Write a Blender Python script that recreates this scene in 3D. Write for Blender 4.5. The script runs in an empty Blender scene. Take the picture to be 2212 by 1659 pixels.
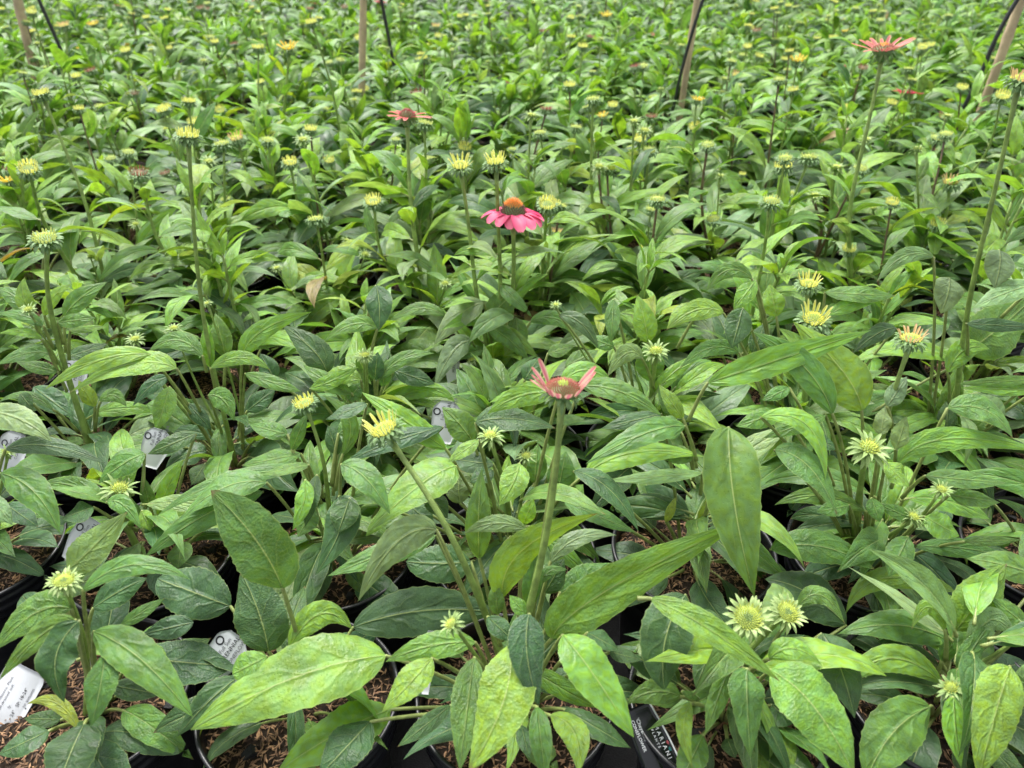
import bpy, math, random
import numpy as np
from mathutils import Vector, Matrix

R_ = math.radians
random.seed(7)
rng = np.random.default_rng(11)
scene = bpy.context.scene
col = scene.collection

# ------------------------------------------------------------------ camera
# photograph measured on a 2212 x 1659 grid; phone main lens (26 mm equivalent), pitched down
PITCH = R_(33.0)
FPX = 1662.0
CX, CY = 1106.0, 829.5
CAMZ = 0.88
cam_data = bpy.data.cameras.new('camera')
cam_data.sensor_width = 36.0
cam_data.lens = 36.0 * FPX / 2212.0
cam_data.clip_start = 0.02
cam_data.clip_end = 500.0
cam_data.dof.use_dof = True
cam_data.dof.focus_distance = 0.92
cam_data.dof.aperture_fstop = cam_data.lens / 4.0      # 4.0 mm entrance pupil
cam = bpy.data.objects.new('camera', cam_data)
cam.location = (0, 0, CAMZ)
cam.rotation_euler = (R_(90) - PITCH, 0, 0)
col.objects.link(cam)
scene.camera = cam
CAM = np.array([0.0, 0.0, CAMZ])
CP, SP = math.cos(PITCH), math.sin(PITCH)

# ------------------------------------------------------------------ sky, sun, exposure (bright overcast)
SUN_EL, SUN_AZ = R_(62), R_(-25)          # azimuth measured from +Y towards +X
world = bpy.data.worlds.new('World')
scene.world = world
world.use_nodes = True
wn, wl = world.node_tree.nodes, world.node_tree.links
wn.clear()
w_out = wn.new('ShaderNodeOutputWorld')
w_bg = wn.new('ShaderNodeBackground')
w_sky = wn.new('ShaderNodeTexSky')
w_sky.sky_type = 'NISHITA'
w_sky.sun_disc = False
w_sky.sun_elevation = SUN_EL
w_sky.sun_rotation = SUN_AZ
w_sky.dust_density = 5.0
w_sky.air_density = 1.0
w_sky.ozone_density = 1.0
w_hsv = wn.new('ShaderNodeHueSaturation')
w_hsv.inputs['Saturation'].default_value = 0.16       # cloud cover: almost neutral light
wl.new(w_sky.outputs['Color'], w_hsv.inputs['Color'])
wl.new(w_hsv.outputs['Color'], w_bg.inputs['Color'])
w_bg.inputs['Strength'].default_value = 0.12
wl.new(w_bg.outputs['Background'], w_out.inputs['Surface'])

sun_data = bpy.data.lights.new('sun', 'SUN')
sun_data.energy = 1.5
sun_data.angle = R_(24)
sun_data.color = (1.0, 0.97, 0.92)
sun = bpy.data.objects.new('sun', sun_data)
sdir = Vector((math.sin(SUN_AZ) * math.cos(SUN_EL), math.cos(SUN_AZ) * math.cos(SUN_EL), math.sin(SUN_EL)))
sun.rotation_euler = (-sdir).to_track_quat('-Z', 'Y').to_euler()
sun.location = (0, 0, 5)
col.objects.link(sun)

scene.view_settings.view_transform = 'Standard'
scene.view_settings.look = 'None'
scene.view_settings.gamma = 1.0
scene.view_settings.use_curve_mapping = False
scene.view_settings.exposure = 1.5
scene.render.engine = 'CYCLES'
scene.cycles.max_bounces = 4
scene.cycles.use_adaptive_sampling = True
scene.cycles.adaptive_threshold = 0.02
scene.cycles.transmission_bounces = 4
scene.cycles.diffuse_bounces = 2
scene.cycles.glossy_bounces = 2

# ------------------------------------------------------------------ pixel helpers
def ray(px, py):
    v = (py - CY) / FPX
    return np.array([(px - CX) / FPX, CP - v * SP, -SP - v * CP])   # unit along the view axis

def at_y(px, py, Y):
    d = ray(px, py)
    return CAM + d * (Y / d[1])

def at_z(px, py, Z):
    d = ray(px, py)
    return CAM + d * ((Z - CAMZ) / d[2])

def at_depth(px, py, dep):
    return CAM + ray(px, py) * dep

def project(P):
    q = np.asarray(P, float) - CAM
    dep = q[..., 1] * CP - q[..., 2] * SP
    up = q[..., 1] * SP + q[..., 2] * CP
    return np.stack([CX + FPX * q[..., 0] / dep, CY - FPX * up / dep], -1), dep

REG = {0: (1, 0, 0), 1: (.4, 0, 1062), 2: (.36, 708, 1062), 3: (.36, 1416, 1062), 4: (.36, 0, 619.5),
       5: (.36, 708, 619.5), 6: (.3734, 1416, 531), 7: (.5, 0, 0), 8: (.5, 1106, 0)}
def rp(r, p):
    s, ox, oy = REG[r]
    return (p[0] * s + ox, p[1] * s + oy)

def norm(v):
    v = np.asarray(v, float)
    return v / (np.linalg.norm(v, axis=-1, keepdims=True) + 1e-12)

# ------------------------------------------------------------------ materials
MATS = {}
def new_mat(name):
    m = bpy.data.materials.new(name)
    m.use_nodes = True
    m.node_tree.nodes.clear()
    MATS[name] = m
    return m, m.node_tree.nodes, m.node_tree.links

class G:
    """small helper for node graphs"""
    def __init__(s, n, l): s.n, s.l = n, l
    def val(s, sock, v):
        if hasattr(v, 'links') or hasattr(v, 'is_linked'): s.l.new(v, sock)
        else: sock.default_value = v
    def math(s, op, a, b=0.0, c=None, clamp=False):
        x = s.n.new('ShaderNodeMath'); x.operation = op; x.use_clamp = clamp
        s.val(x.inputs[0], a); s.val(x.inputs[1], b)
        if c is not None: s.val(x.inputs[2], c)
        return x.outputs[0]
    def mix(s, fac, a, b, mode='MIX'):
        x = s.n.new('ShaderNodeMix'); x.data_type = 'RGBA'; x.blend_type = mode
        s.val(x.inputs['Factor'], fac)
        s.val(x.inputs[6], a); s.val(x.inputs[7], b)
        return x.outputs[2]
    def ramp(s, f, a, b, lo=0.0, hi=1.0):
        x = s.n.new('ShaderNodeMapRange'); x.interpolation_type = 'SMOOTHSTEP'
        s.val(x.inputs[0], f); x.inputs[1].default_value = a; x.inputs[2].default_value = b
        x.inputs[3].default_value = lo; x.inputs[4].default_value = hi
        return x.outputs[0]
    def noise(s, vec, scale, detail=3, rough=.5, dim='3D'):
        x = s.n.new('ShaderNodeTexNoise'); x.noise_dimensions = dim; x.inputs['Scale'].default_value = scale
        x.inputs['Detail'].default_value = detail; x.inputs['Roughness'].default_value = rough
        if vec is not None: s.l.new(vec, x.inputs['Vector'])
        return x.outputs['Fac']
    def voronoi(s, vec, scale, feature='F1', rnd=1.0, dim='2D'):
        x = s.n.new('ShaderNodeTexVoronoi'); x.voronoi_dimensions = dim; x.feature = feature
        x.inputs['Scale'].default_value = scale; x.inputs['Randomness'].default_value = rnd
        if vec is not None: s.l.new(vec, x.inputs['Vector'])
        return x

def leaf_material(name, near=True):
    m, n, l = new_mat(name)
    g = G(n, l)
    out = n.new('ShaderNodeOutputMaterial')
    uv = n.new('ShaderNodeUVMap'); uv.uv_map = 'UVMap'
    info = n.new('ShaderNodeObjectInfo')
    sep = n.new('ShaderNodeSeparateXYZ'); l.new(uv.outputs[0], sep.inputs[0])
    u, v = sep.outputs[0], sep.outputs[1]
    a = g.math('MULTIPLY', g.math('ABSOLUTE', g.math('SUBTRACT', v, .5)), 2.0)
    # stretched coordinates (a leaf is about three times longer than wide), shifted per leaf
    comb = n.new('ShaderNodeCombineXYZ')
    l.new(g.math('MULTIPLY_ADD', u, 3.0, g.math('MULTIPLY', info.outputs['Random'], 97.0)), comb.inputs[0]); l.new(v, comb.inputs[1])
    P = comb.outputs[0]
    nz = g.noise(P, 2.2, 1, .5, '2D')
    nz2 = g.noise(P, 6.0, 1, .5, '2D') if near else None
    # veins
    mid = g.ramp(a, .008, .034, 1, 0)
    base = info.outputs['Color']
    hs = n.new('ShaderNodeHueSaturation')
    l.new(base, hs.inputs['Color'])
    l.new(g.ramp(nz, .3, .7, .80, 1.18), hs.inputs['Value'])
    c = hs.outputs[0]
    pale = g.mix(.55, base, (.46, .56, .18, 1))
    if near:
        ph = g.math('SUBTRACT', u, g.math('MULTIPLY', g.math('POWER', a, .75), .40))
        ph = g.math('ADD', ph, g.math('MULTIPLY', g.math('SUBTRACT', nz, .5), .22))
        fr = g.math('FRACT', g.math('MULTIPLY', ph, g.ramp(info.outputs['Random'], 0, 1, 2.9, 4.4)))
        tri = g.math('ABSOLUTE', g.math('SUBTRACT', fr, .5))
        lat = g.math('MULTIPLY', g.ramp(tri, .0, .05, 1, 0), g.ramp(a, .5, .95, 1, .1))
        wide = g.math('MULTIPLY', g.ramp(tri, .0, .22, 1, 0), g.ramp(a, .5, .95, 1, .1))
        ret_n = g.voronoi(P, 13.0, 'DISTANCE_TO_EDGE')
        ret = g.ramp(ret_n.outputs['Distance'], .0, .055, 1, 0)
        edge = g.ramp(a, .94, .99, 0, 1)
        l.new(g.ramp(nz2, .3, .7, .485, .508), hs.inputs['Hue'])
        l.new(g.ramp(nz2, .25, .75, 1.08, .9), hs.inputs['Saturation'])
        c = g.mix(g.math('MULTIPLY', ret, g.ramp(info.outputs['Random'], .2, .9, .12, .38)), c, pale)
        c = g.mix(g.math('MULTIPLY', lat, g.ramp(info.outputs['Random'], 0, 1, .10, .34)), c, pale)
        c = g.mix(g.math('MULTIPLY', mid, .6), c, (.44, .52, .20, 1))
        c = g.mix(g.math('MULTIPLY', edge, .5), c, pale)
        browned = g.math('MULTIPLY', g.ramp(g.math('ADD', u, g.math('MULTIPLY', nz2, .08)), .985, 1.03), g.math('GREATER_THAN', info.outputs['Random'], .72))
        c = g.mix(g.math('MULTIPLY', browned, .8), c, (.20, .13, .05, 1))
        # rain drops
        dv = g.voronoi(P, 21.0)
        has = g.math('GREATER_THAN', n_sep(n, l, dv.outputs['Color']), .72)
        drop = g.math('MULTIPLY', g.ramp(dv.outputs['Distance'], .0, .26, 1, 0), has)
        wet = g.ramp(drop, .05, .25, 0, 1)
        # relief: quilted between the veins on some leaves, nearly smooth on others
        quilt = g.ramp(info.outputs['Random'], .1, 1.0, .15, .7)
        h = g.math('MULTIPLY', g.noise(P, 16.0, 1, .5, '2D'), quilt)
        h = g.math('SUBTRACT', h, g.math('MULTIPLY', wide, .42))
        h = g.math('SUBTRACT', h, g.math('MULTIPLY', g.ramp(a, 0, .14, 1, 0), .8))
        h = g.math('ADD', h, g.math('MULTIPLY', nz2, .5))
        h = g.math('ADD', h, g.math('MULTIPLY', g.ramp(drop, 0, .7), .7))
    else:
        wet = 0.0
        c = g.mix(g.math('MULTIPLY', mid, .6), c, (.44, .52, .20, 1))
        h = g.math('MULTIPLY', g.ramp(a, 0, .2, 1, 0), -.8)
    bump = n.new('ShaderNodeBump')
    bump.inputs['Strength'].default_value = .6
    bump.inputs['Distance'].default_value = .0019
    l.new(h, bump.inputs['Height'])
    bs = n.new('ShaderNodeBsdfPrincipled')
    l.new(c, bs.inputs['Base Color'])
    rough = g.math('ADD', g.ramp(nz, .3, .7, .40, .55), g.math('MULTIPLY', wet, -.26))
    l.new(rough, bs.inputs['Roughness'])
    bs.inputs['Specular IOR Level'].default_value = .45
    l.new(bump.outputs[0], bs.inputs['Normal'])
    tr = n.new('ShaderNodeBsdfTranslucent')
    tc = g.mix(1.0, c, (1.35, 1.25, .45, 1), 'MULTIPLY')
    l.new(tc, tr.inputs['Color'])
    mx = n.new('ShaderNodeMixShader'); mx.inputs[0].default_value = .36
    l.new(bs.outputs[0], mx.inputs[1]); l.new(tr.outputs[0], mx.inputs[2])
    l.new(mx.outputs[0], out.inputs['Surface'])
    return m

def n_sep(n, l, colour):
    s = n.new('ShaderNodeSeparateColor')
    l.new(colour, s.inputs[0])
    return s.outputs[0]

def simple(name, rgb, rough=.5, spec=.5, var=.25, scale=60, bump=0.0, bscale=200, trans=0.0, metal=0.0, coat=0.0):
    m, n, l = new_mat(name)
    g = G(n, l)
    out = n.new('ShaderNodeOutputMaterial')
    tc = n.new('ShaderNodeTexCoord')
    bs = n.new('ShaderNodeBsdfPrincipled')
    f = g.noise(tc.outputs['Object'], scale, 4, .6)
    dark = tuple(x * (1 - var) for x in rgb) + (1,)
    light = tuple(min(1, x * (1 + var)) for x in rgb) + (1,)
    c = g.mix(g.ramp(f, .3, .7), dark, light)
    l.new(c, bs.inputs['Base Color'])
    l.new(g.ramp(f, .2, .8, max(.05, rough - .1), min(1, rough + .1)), bs.inputs['Roughness'])
    bs.inputs['Specular IOR Level'].default_value = spec
    bs.inputs['Coat Weight'].default_value = coat
    if bump:
        b = n.new('ShaderNodeBump'); b.inputs['Strength'].default_value = bump; b.inputs['Distance'].default_value = .002
        l.new(g.noise(tc.outputs['Object'], bscale, 3), b.inputs['Height'])
        l.new(b.outputs[0], bs.inputs['Normal'])
    if trans:
        tr = n.new('ShaderNodeBsdfTranslucent'); l.new(c, tr.inputs['Color'])
        mx = n.new('ShaderNodeMixShader'); mx.inputs[0].default_value = trans
        l.new(bs.outputs[0], mx.inputs[1]); l.new(tr.outputs[0], mx.inputs[2])
        l.new(mx.outputs[0], out.inputs['Surface'])
    else:
        l.new(bs.outputs[0], out.inputs['Surface'])
    return m

def striped_petal(name, mid, rim, tip):
    """petal whose own colour runs from its middle to its margins and tip"""
    m, n, l = new_mat(name)
    g = G(n, l)
    out = n.new('ShaderNodeOutputMaterial')
    uv = n.new('ShaderNodeUVMap'); uv.uv_map = 'UVMap'
    sep = n.new('ShaderNodeSeparateXYZ'); l.new(uv.outputs[0], sep.inputs[0])
    a = g.math('MULTIPLY', g.math('ABSOLUTE', g.math('SUBTRACT', sep.outputs[1], .5)), 2.0)
    wave = g.math('FRACT', g.math('MULTIPLY', sep.outputs[1], 5.0))
    c = g.mix(g.ramp(a, .25, .95), mid + (1,), rim + (1,))
    c = g.mix(g.ramp(sep.outputs[0], .75, 1.0), c, tip + (1,))
    bs = n.new('ShaderNodeBsdfPrincipled'); l.new(c, bs.inputs['Base Color'])
    bs.inputs['Roughness'].default_value = .5
    b = n.new('ShaderNodeBump'); b.inputs['Strength'].default_value = .4; b.inputs['Distance'].default_value = .001
    l.new(wave, b.inputs['Height']); l.new(b.outputs[0], bs.inputs['Normal'])
    tr = n.new('ShaderNodeBsdfTranslucent'); l.new(c, tr.inputs['Color'])
    mx = n.new('ShaderNodeMixShader'); mx.inputs[0].default_value = .3
    l.new(bs.outputs[0], mx.inputs[1]); l.new(tr.outputs[0], mx.inputs[2])
    l.new(mx.outputs[0], out.inputs['Surface'])
    return m

LEAF = leaf_material('coneflower_leaf')
LEAF_FAR = leaf_material('coneflower_leaf_far', False)
PETIOLE = simple('petiole', (.22, .27, .08), .45, .5, .25, 90)
STEM = simple('flower_stem', (.22, .32, .075), .5, .5, .3, 70, .5, 900)
STEM_BROWN = simple('purplish_stem', (.15, .10, .06), .5, .5, .35, 60, .5, 900)
BRACT = simple('bract_green', (.16, .27, .10), .55, .4, .3, 120, trans=.15)
BRACT_PALE = simple('bract_pale', (.34, .46, .17), .5, .4, .25, 120, trans=.2)
BRACT_MID = simple('bract_mid', (.27, .39, .13), .5, .4, .3, 120, trans=.2)
FL_GREEN = simple('floret_green', (.44, .52, .08), .5, .4, .3, 200)
FL_YELLOW = simple('floret_yellow', (.74, .72, .09), .5, .4, .2, 200, trans=.1)
FL_ORANGE = simple('floret_orange', (.75, .24, .03), .5, .4, .25, 200)
FL_DARK = simple('floret_dark', (.13, .045, .03), .5, .4, .3, 200)
FL_RED = simple('floret_red', (.30, .08, .05), .5, .4, .3, 200)
FL_CRIM = simple('floret_crimson', (.28, .025, .03), .5, .4, .3, 200)
P_YELLOW = striped_petal('petal_yellow', (.78, .78, .13), (.88, .88, .34), (.88, .87, .36))
P_PALE = striped_petal('petal_pale_green', (.54, .62, .14), (.68, .74, .32), (.66, .70, .30))
P_GOLD = striped_petal('petal_gold', (.80, .50, .03), (.82, .58, .06), (.82, .6, .1))
P_PEACH = striped_petal('petal_peach', (.78, .50, .22), (.80, .62, .32), (.75, .45, .30))
P_PINK = striped_petal('petal_pink', (.66, .18, .24), (.84, .60, .42), (.66, .20, .17))
P_CORAL = striped_petal('petal_coral', (.84, .14, .27), (.76, .07, .20), (.84, .20, .30))
P_ORANGE = striped_petal('petal_orange', (.46, .11, .12), (.62, .25, .16), (.66, .27, .12))
P_RED = striped_petal('petal_red', (.48, .04, .05), (.62, .16, .12), (.70, .32, .24))
P_MAG = striped_petal('petal_magenta', (.62, .03, .10), (.55, .02, .08), (.6, .04, .1))
P_BROWN = striped_petal('petal_brown', (.26, .07, .05), (.36, .15, .09), (.42, .2, .12))
POT = simple('black_plastic', (.010, .0105, .013), .34, .5, .35, 25, .12, 260)
SOILM = simple('potting_soil', (.022, .015, .010), .9, .2, .5, 120, 1.0, 220)
HUSK_A = simple('rice_husk_tan', (.30, .175, .092), .62, .35, .35, 90)
HUSK_B = simple('rice_husk_brown', (.18, .10, .056), .65, .35, .35, 90)
HUSK_C = simple('rice_husk_dark', (.06, .035, .022), .7, .3, .4, 90)
CHAR = simple('charred_bark', (.012, .012, .014), .6, .4, .4, 120, .6, 300)
CARD = simple('white_plastic_card', (.56, .58, .61), .38, .5, .03, 30)
CARD_BLACK = simple('black_gloss_card', (.008, .009, .011), .12, .5, .1, 20)
INK = simple('print_black', (.02, .02, .025), .5, .3, .05, 30)
INK_GREY = simple('print_grey', (.12, .12, .14), .5, .3, .05, 30)
INK_WHITE = simple('print_white', (.62, .64, .66), .5, .3, .05, 30)
INK_PEACH = simple('print_peach', (.55, .33, .2), .5, .3, .05, 30)
INK_RED = simple('print_red', (.25, .05, .06), .5, .3, .05, 30)
INK_TEAL = simple('print_teal', (.02, .12, .12), .5, .3, .05, 30)
BAMBOO = simple('bamboo', (.50, .38, .25), .55, .4, .22, 18, .3, 60)
TUBE = simple('black_tube', (.02, .021, .024), .45, .5, .2, 40)
FABRIC = simple('ground_fabric', (.012, .012, .013), .8, .3, .4, 400, .6, 500)

# ------------------------------------------------------------------ mesh helpers
def mesh_from(name, V, F, mats, uv=None, fm=None, smooth=True):
    me = bpy.data.meshes.new(name)
    V = np.asarray(V, float)
    me.from_pydata(V.tolist(), [], [tuple(f) for f in F])
    for m in mats: me.materials.append(m)
    if fm is not None: me.polygons.foreach_set('material_index', np.asarray(fm, dtype=np.int32))
    if smooth: me.polygons.foreach_set('use_smooth', np.ones(len(me.polygons), dtype=bool))
    if uv is not None:
        lay = me.uv_layers.new(name='UVMap')
        idx = np.empty(len(me.loops), dtype=np.int32)
        me.loops.foreach_get('vertex_index', idx)
        lay.data.foreach_set('uv', np.asarray(uv, dtype=np.float32)[idx].ravel())
    me.update()
    return me

class MB:
    """collects geometry for one mesh"""
    def __init__(s): s.V, s.F, s.M, s.U, s.n = [], [], [], [], 0
    def add(s, V, F, mat=0, uv=None):
        V = np.asarray(V, float)
        s.V.append(V)
        s.F += [tuple(i + s.n for i in f) for f in F]
        s.M += [mat] * len(F)
        s.U.append(np.zeros((len(V), 2)) if uv is None else np.asarray(uv, float))
        s.n += len(V)
    def mesh(s, name, mats, smooth=True):
        return mesh_from(name, np.concatenate(s.V), s.F, mats, np.concatenate(s.U), s.M, smooth)

def grid_faces(n, m):
    return [(i * m + j, (i + 1) * m + j, (i + 1) * m + j + 1, i * m + j + 1) for i in range(n - 1) for j in range(m - 1)]

def tube(path, rad, k=7, cap=True):
    path = np.asarray(path, float)
    n = len(path)
    rad = np.broadcast_to(np.asarray(rad, float), (n,))
    T = norm(np.gradient(path, axis=0))
    ref = np.array([1.0, 0.0, 0.0]) if abs(T[0][0]) < .8 else np.array([0, 1.0, 0])
    A = norm(np.cross(T, ref)); B = np.cross(T, A)
    ang = np.arange(k) * 2 * math.pi / k
    V = (path[:, None, :] + rad[:, None, None] * (np.cos(ang)[None, :, None] * A[:, None, :] + np.sin(ang)[None, :, None] * B[:, None, :])).reshape(-1, 3)
    F = [(i * k + j, i * k + (j + 1) % k, (i + 1) * k + (j + 1) % k, (i + 1) * k + j) for i in range(n - 1) for j in range(k)]
    if cap:
        F.append(tuple(range(k))[::-1]); F.append(tuple((n - 1) * k + j for j in range(k)))
    return V, F

def quad_curve(P0, Pm, P1, u):
    """parabola that passes through the three points"""
    u = np.asarray(u)[:, None]
    return P0 * (2 * (u - .5) * (u - 1)) + Pm * (4 * u * (1 - u)) + P1 * (2 * u * (u - .5))

def bez(P0, C, P1, n):
    u = np.linspace(0, 1, n)[:, None]
    return (1 - u) ** 2 * P0 + 2 * u * (1 - u) * C + u ** 2 * P1

def leaf_profile(u, a, b):
    pk = a / (a + b)
    f = np.power(np.clip(u, 0, 1), a) * np.power(np.clip(1 - u, 0, 1), b)
    return f / (pk ** a * (1 - pk) ** b)

def leaf_surface(mb, P, S, N, halfw, a, b, r, fold=.18, curl=.22, wave=.10, teeth=.05, m=9, mat=0, stalk=0.0):
    """blade along the centre line P with side S and normal N"""
    n = len(P)
    u = np.linspace(0, 1, n)
    w = halfw * leaf_profile(u, a, b)
    if stalk > 0: w = np.maximum(w, halfw * stalk * (1 - u) ** 2)
    t = np.linspace(-1, 1, m)
    ph1, ph2 = r.random() * 6.28, r.random() * 6.28
    fq = 2.0 + r.random() * 2.2
    V = np.zeros((n, m, 3)); UV = np.zeros((n, m, 2))
    saw = np.where(np.arange(n) % 3 == 0, 1.0, -.35) * teeth * (.5 + r.random(n))
    saw2 = np.where((np.arange(n) + 1) % 3 == 0, 1.0, -.35) * teeth * (.5 + r.random(n))
    for j, tt in enumerate(t):
        ww = w.copy()
        if abs(tt) > .99: ww = ww * (1 + (saw if tt < 0 else saw2))
        at = abs(tt)
        lift = fold * at - curl * at ** 2 + wave * at ** 1.5 * np.sin(fq * 6.28 * u * .5 + (ph1 if tt < 0 else ph2))
        V[:, j] = P + S * (ww * tt)[:, None] * (1 - .12 * at * (fold + curl)) + N * (w * lift)[:, None]
        UV[:, j, 0] = u; UV[:, j, 1] = .5 + .5 * tt
    mb.add(V.reshape(-1, 3), grid_faces(n, m), mat, UV.reshape(-1, 2))

TEXTS = {}
def text_geo(body, size):
    if (body, size) in TEXTS: return TEXTS[(body, size)]
    cu = bpy.data.curves.new('lettering', 'FONT')
    cu.body = body; cu.size = size; cu.align_x = 'LEFT'; cu.resolution_u = 3
    ob = bpy.data.objects.new('lettering', cu)
    col.objects.link(ob)
    dg = bpy.context.evaluated_depsgraph_get()
    me = ob.evaluated_get(dg).to_mesh()
    V = np.array([v.co[:] for v in me.vertices]); F = [tuple(q.vertices) for q in me.polygons]
    ob.evaluated_get(dg).to_mesh_clear()
    bpy.data.objects.remove(ob); bpy.data.curves.remove(cu)
    TEXTS[(body, size)] = (V, F)
    return V, F

for t_ in ([('Full Sun', .0056), ('PERENNIAL', .0064), ('CONEFLOWER', .0054), ('conditions. Plant', .0043), ('well-drained soil.', .0043), ('ly.', .0043),
            ('24"   SP: 18-24"', .0046), ('to autumn', .0046), ('M A R I A N I', .0056), ('P L A N T S', .0036), ("'Cheyenne", .0050), ('CONEFLOWER', .0044)]):
    text_geo(*t_)          # lettering is read out while the scene is still empty

# ------------------------------------------------------------------ object helpers
def link(name, data, parent=None, loc=None, rot=None, scl=None, color=None):
    o = bpy.data.objects.new(name, data)
    col.objects.link(o)
    if parent is not None: o.parent = parent
    if loc is not None: o.location = loc
    if rot is not None: o.rotation_euler = rot
    if scl is not None: o.scale = scl if hasattr(scl, '__len__') else (scl, scl, scl)
    if color is not None: o.color = (*color, 1)
    return o

def tag(o, label=None, cat=None, group=None, kind=None):
    if label: o['label'] = label
    if cat: o['category'] = cat
    if group: o['group'] = group
    if kind: o['kind'] = kind
    return o

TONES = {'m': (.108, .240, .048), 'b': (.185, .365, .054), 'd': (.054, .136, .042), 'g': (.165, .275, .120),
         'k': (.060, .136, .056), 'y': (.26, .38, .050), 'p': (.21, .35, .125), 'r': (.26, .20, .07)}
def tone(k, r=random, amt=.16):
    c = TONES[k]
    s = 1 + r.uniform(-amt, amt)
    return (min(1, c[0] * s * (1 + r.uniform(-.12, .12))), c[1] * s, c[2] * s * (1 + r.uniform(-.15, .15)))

# ------------------------------------------------------------------ ground
gm = MB()
gm.add([(-60, -20, 0), (60, -20, 0), (60, 120, 0), (-60, 120, 0)], [(0, 1, 2, 3)])
tag(link('ground', gm.mesh('ground', [FABRIC], False)), 'black landscape fabric under the pots', kind='structure')

# ------------------------------------------------------------------ pots
RIM_Z, SOIL_Z = .190, .166
def pot_mesh():
    prof = [(.074, .0), (.077, .004), (.083, .10), (.0855, .142), (.0875, .145), (.0885, .149), (.0965, .1495), (.0975, .152),
            (.0968, .1545), (.0968, .160), (.0985, .1615), (.0985, .1655), (.0972, .167), (.0972, .1725), (.0992, .174), (.0992, .178),
            (.0978, .1795), (.0978, .184), (.1005, .1855), (.1014, .1875), (.1014, .1893), (.1002, .1905), (.0985, .1905), (.0968, .1893),
            (.0960, .1865), (.0952, .178), (.0948, .170), (.0900, .150), (.0880, .142)]
    k = 72
    V, F = [], []
    for r, z in prof:
        for j in range(k):
            a = 2 * math.pi * j / k
            V.append((r * math.cos(a), r * math.sin(a), z))
    for i in range(len(prof) - 1):
        for j in range(k):
            F.append((i * k + j, i * k + (j + 1) % k, (i + 1) * k + (j + 1) % k, (i + 1) * k + j))
    F.append(tuple(range(k))[::-1])
    me = mesh_from('pot', V, F, [POT])
    return me
POT_ME = pot_mesh()

def soil_mesh(seed):
    r = np.random.default_rng(seed)
    k, rings = 40, 9
    V = [(0, 0, SOIL_Z + .006)]
    for i in range(1, rings + 1):
        rad = .0955 * i / rings
        for j in range(k):
            a = 2 * math.pi * j / k
            V.append((rad * math.cos(a), rad * math.sin(a), SOIL_Z + .006 * (1 - (i / rings) ** 2) + r.normal(0, .0012)))
    F = [(0, 1 + j, 1 + (j + 1) % k) for j in range(k)]
    for i in range(rings - 1):
        for j in range(k):
            F.append((1 + i * k + j, 1 + (i + 1) * k + j, 1 + (i + 1) * k + (j + 1) % k, 1 + i * k + (j + 1) % k))
    return mesh_from('soil', V, F, [SOILM])

def husk_mesh(seed, count):
    r = np.random.default_rng(seed)
    mb = MB()
    F = [(0, 1, 2), (0, 2, 3), (1, 4, 2), (2, 4, 3), (0, 3, 5), (3, 4, 5), (0, 5, 1), (5, 4, 1)]
    for i in range(count):
        rad = .0925 * math.sqrt(r.random()); an = r.random() * 6.283
        L = r.uniform(.0032, .0056) * (1.5 if r.random() < .06 else 1); W = L * r.uniform(.17, .27); H = W * .55
        local = np.array([(-L, 0, 0), (0, -W, 0), (L * .1, 0, H), (0, W, 0), (L, 0, 0), (0, 0, -H * .6)])
        yaw, pitch, roll = r.random() * 6.283, r.normal(0, .28), r.normal(0, .5)
        M = np.array(Matrix.Rotation(yaw, 3, 'Z') @ Matrix.Rotation(pitch, 3, 'Y') @ Matrix.Rotation(roll, 3, 'X'))
        c = np.array([rad * math.cos(an), rad * math.sin(an), SOIL_Z + .0062 * (1 - (rad / .0955) ** 2) + r.uniform(.0005, .0042)])
        mb.add(local @ M.T + c, F, int(r.choice([0, 0, 0, 0, 1, 1, 1, 2])))
    for i in range(5):
        rad = .085 * math.sqrt(r.random()); an = r.random() * 6.283
        s = np.array([r.uniform(.004, .008), r.uniform(.003, .005), r.uniform(.002, .004)])
        B = np.array([(x, y, z) for x in (-1, 1) for y in (-1, 1) for z in (-1, 1)]) * s * (1 + r.normal(0, .12, (8, 3)))
        M = np.array(Matrix.Rotation(r.random() * 6.28, 3, 'Z') @ Matrix.Rotation(r.normal(0, .4), 3, 'Y'))
        mb.add(B @ M.T + np.array([rad * math.cos(an), rad * math.sin(an), SOIL_Z + .006]),
               [(0, 1, 3, 2), (4, 6, 7, 5), (0, 4, 5, 1), (2, 3, 7, 6), (0, 2, 6, 4), (1, 5, 7, 3)], 3)
    return mb.mesh('husk_mulch', [HUSK_A, HUSK_B, HUSK_C, CHAR], False)
SOILS = [soil_mesh(s) for s in range(3)]
HUSKS = [husk_mesh(40 + s, 1500) for s in range(3)]

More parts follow.
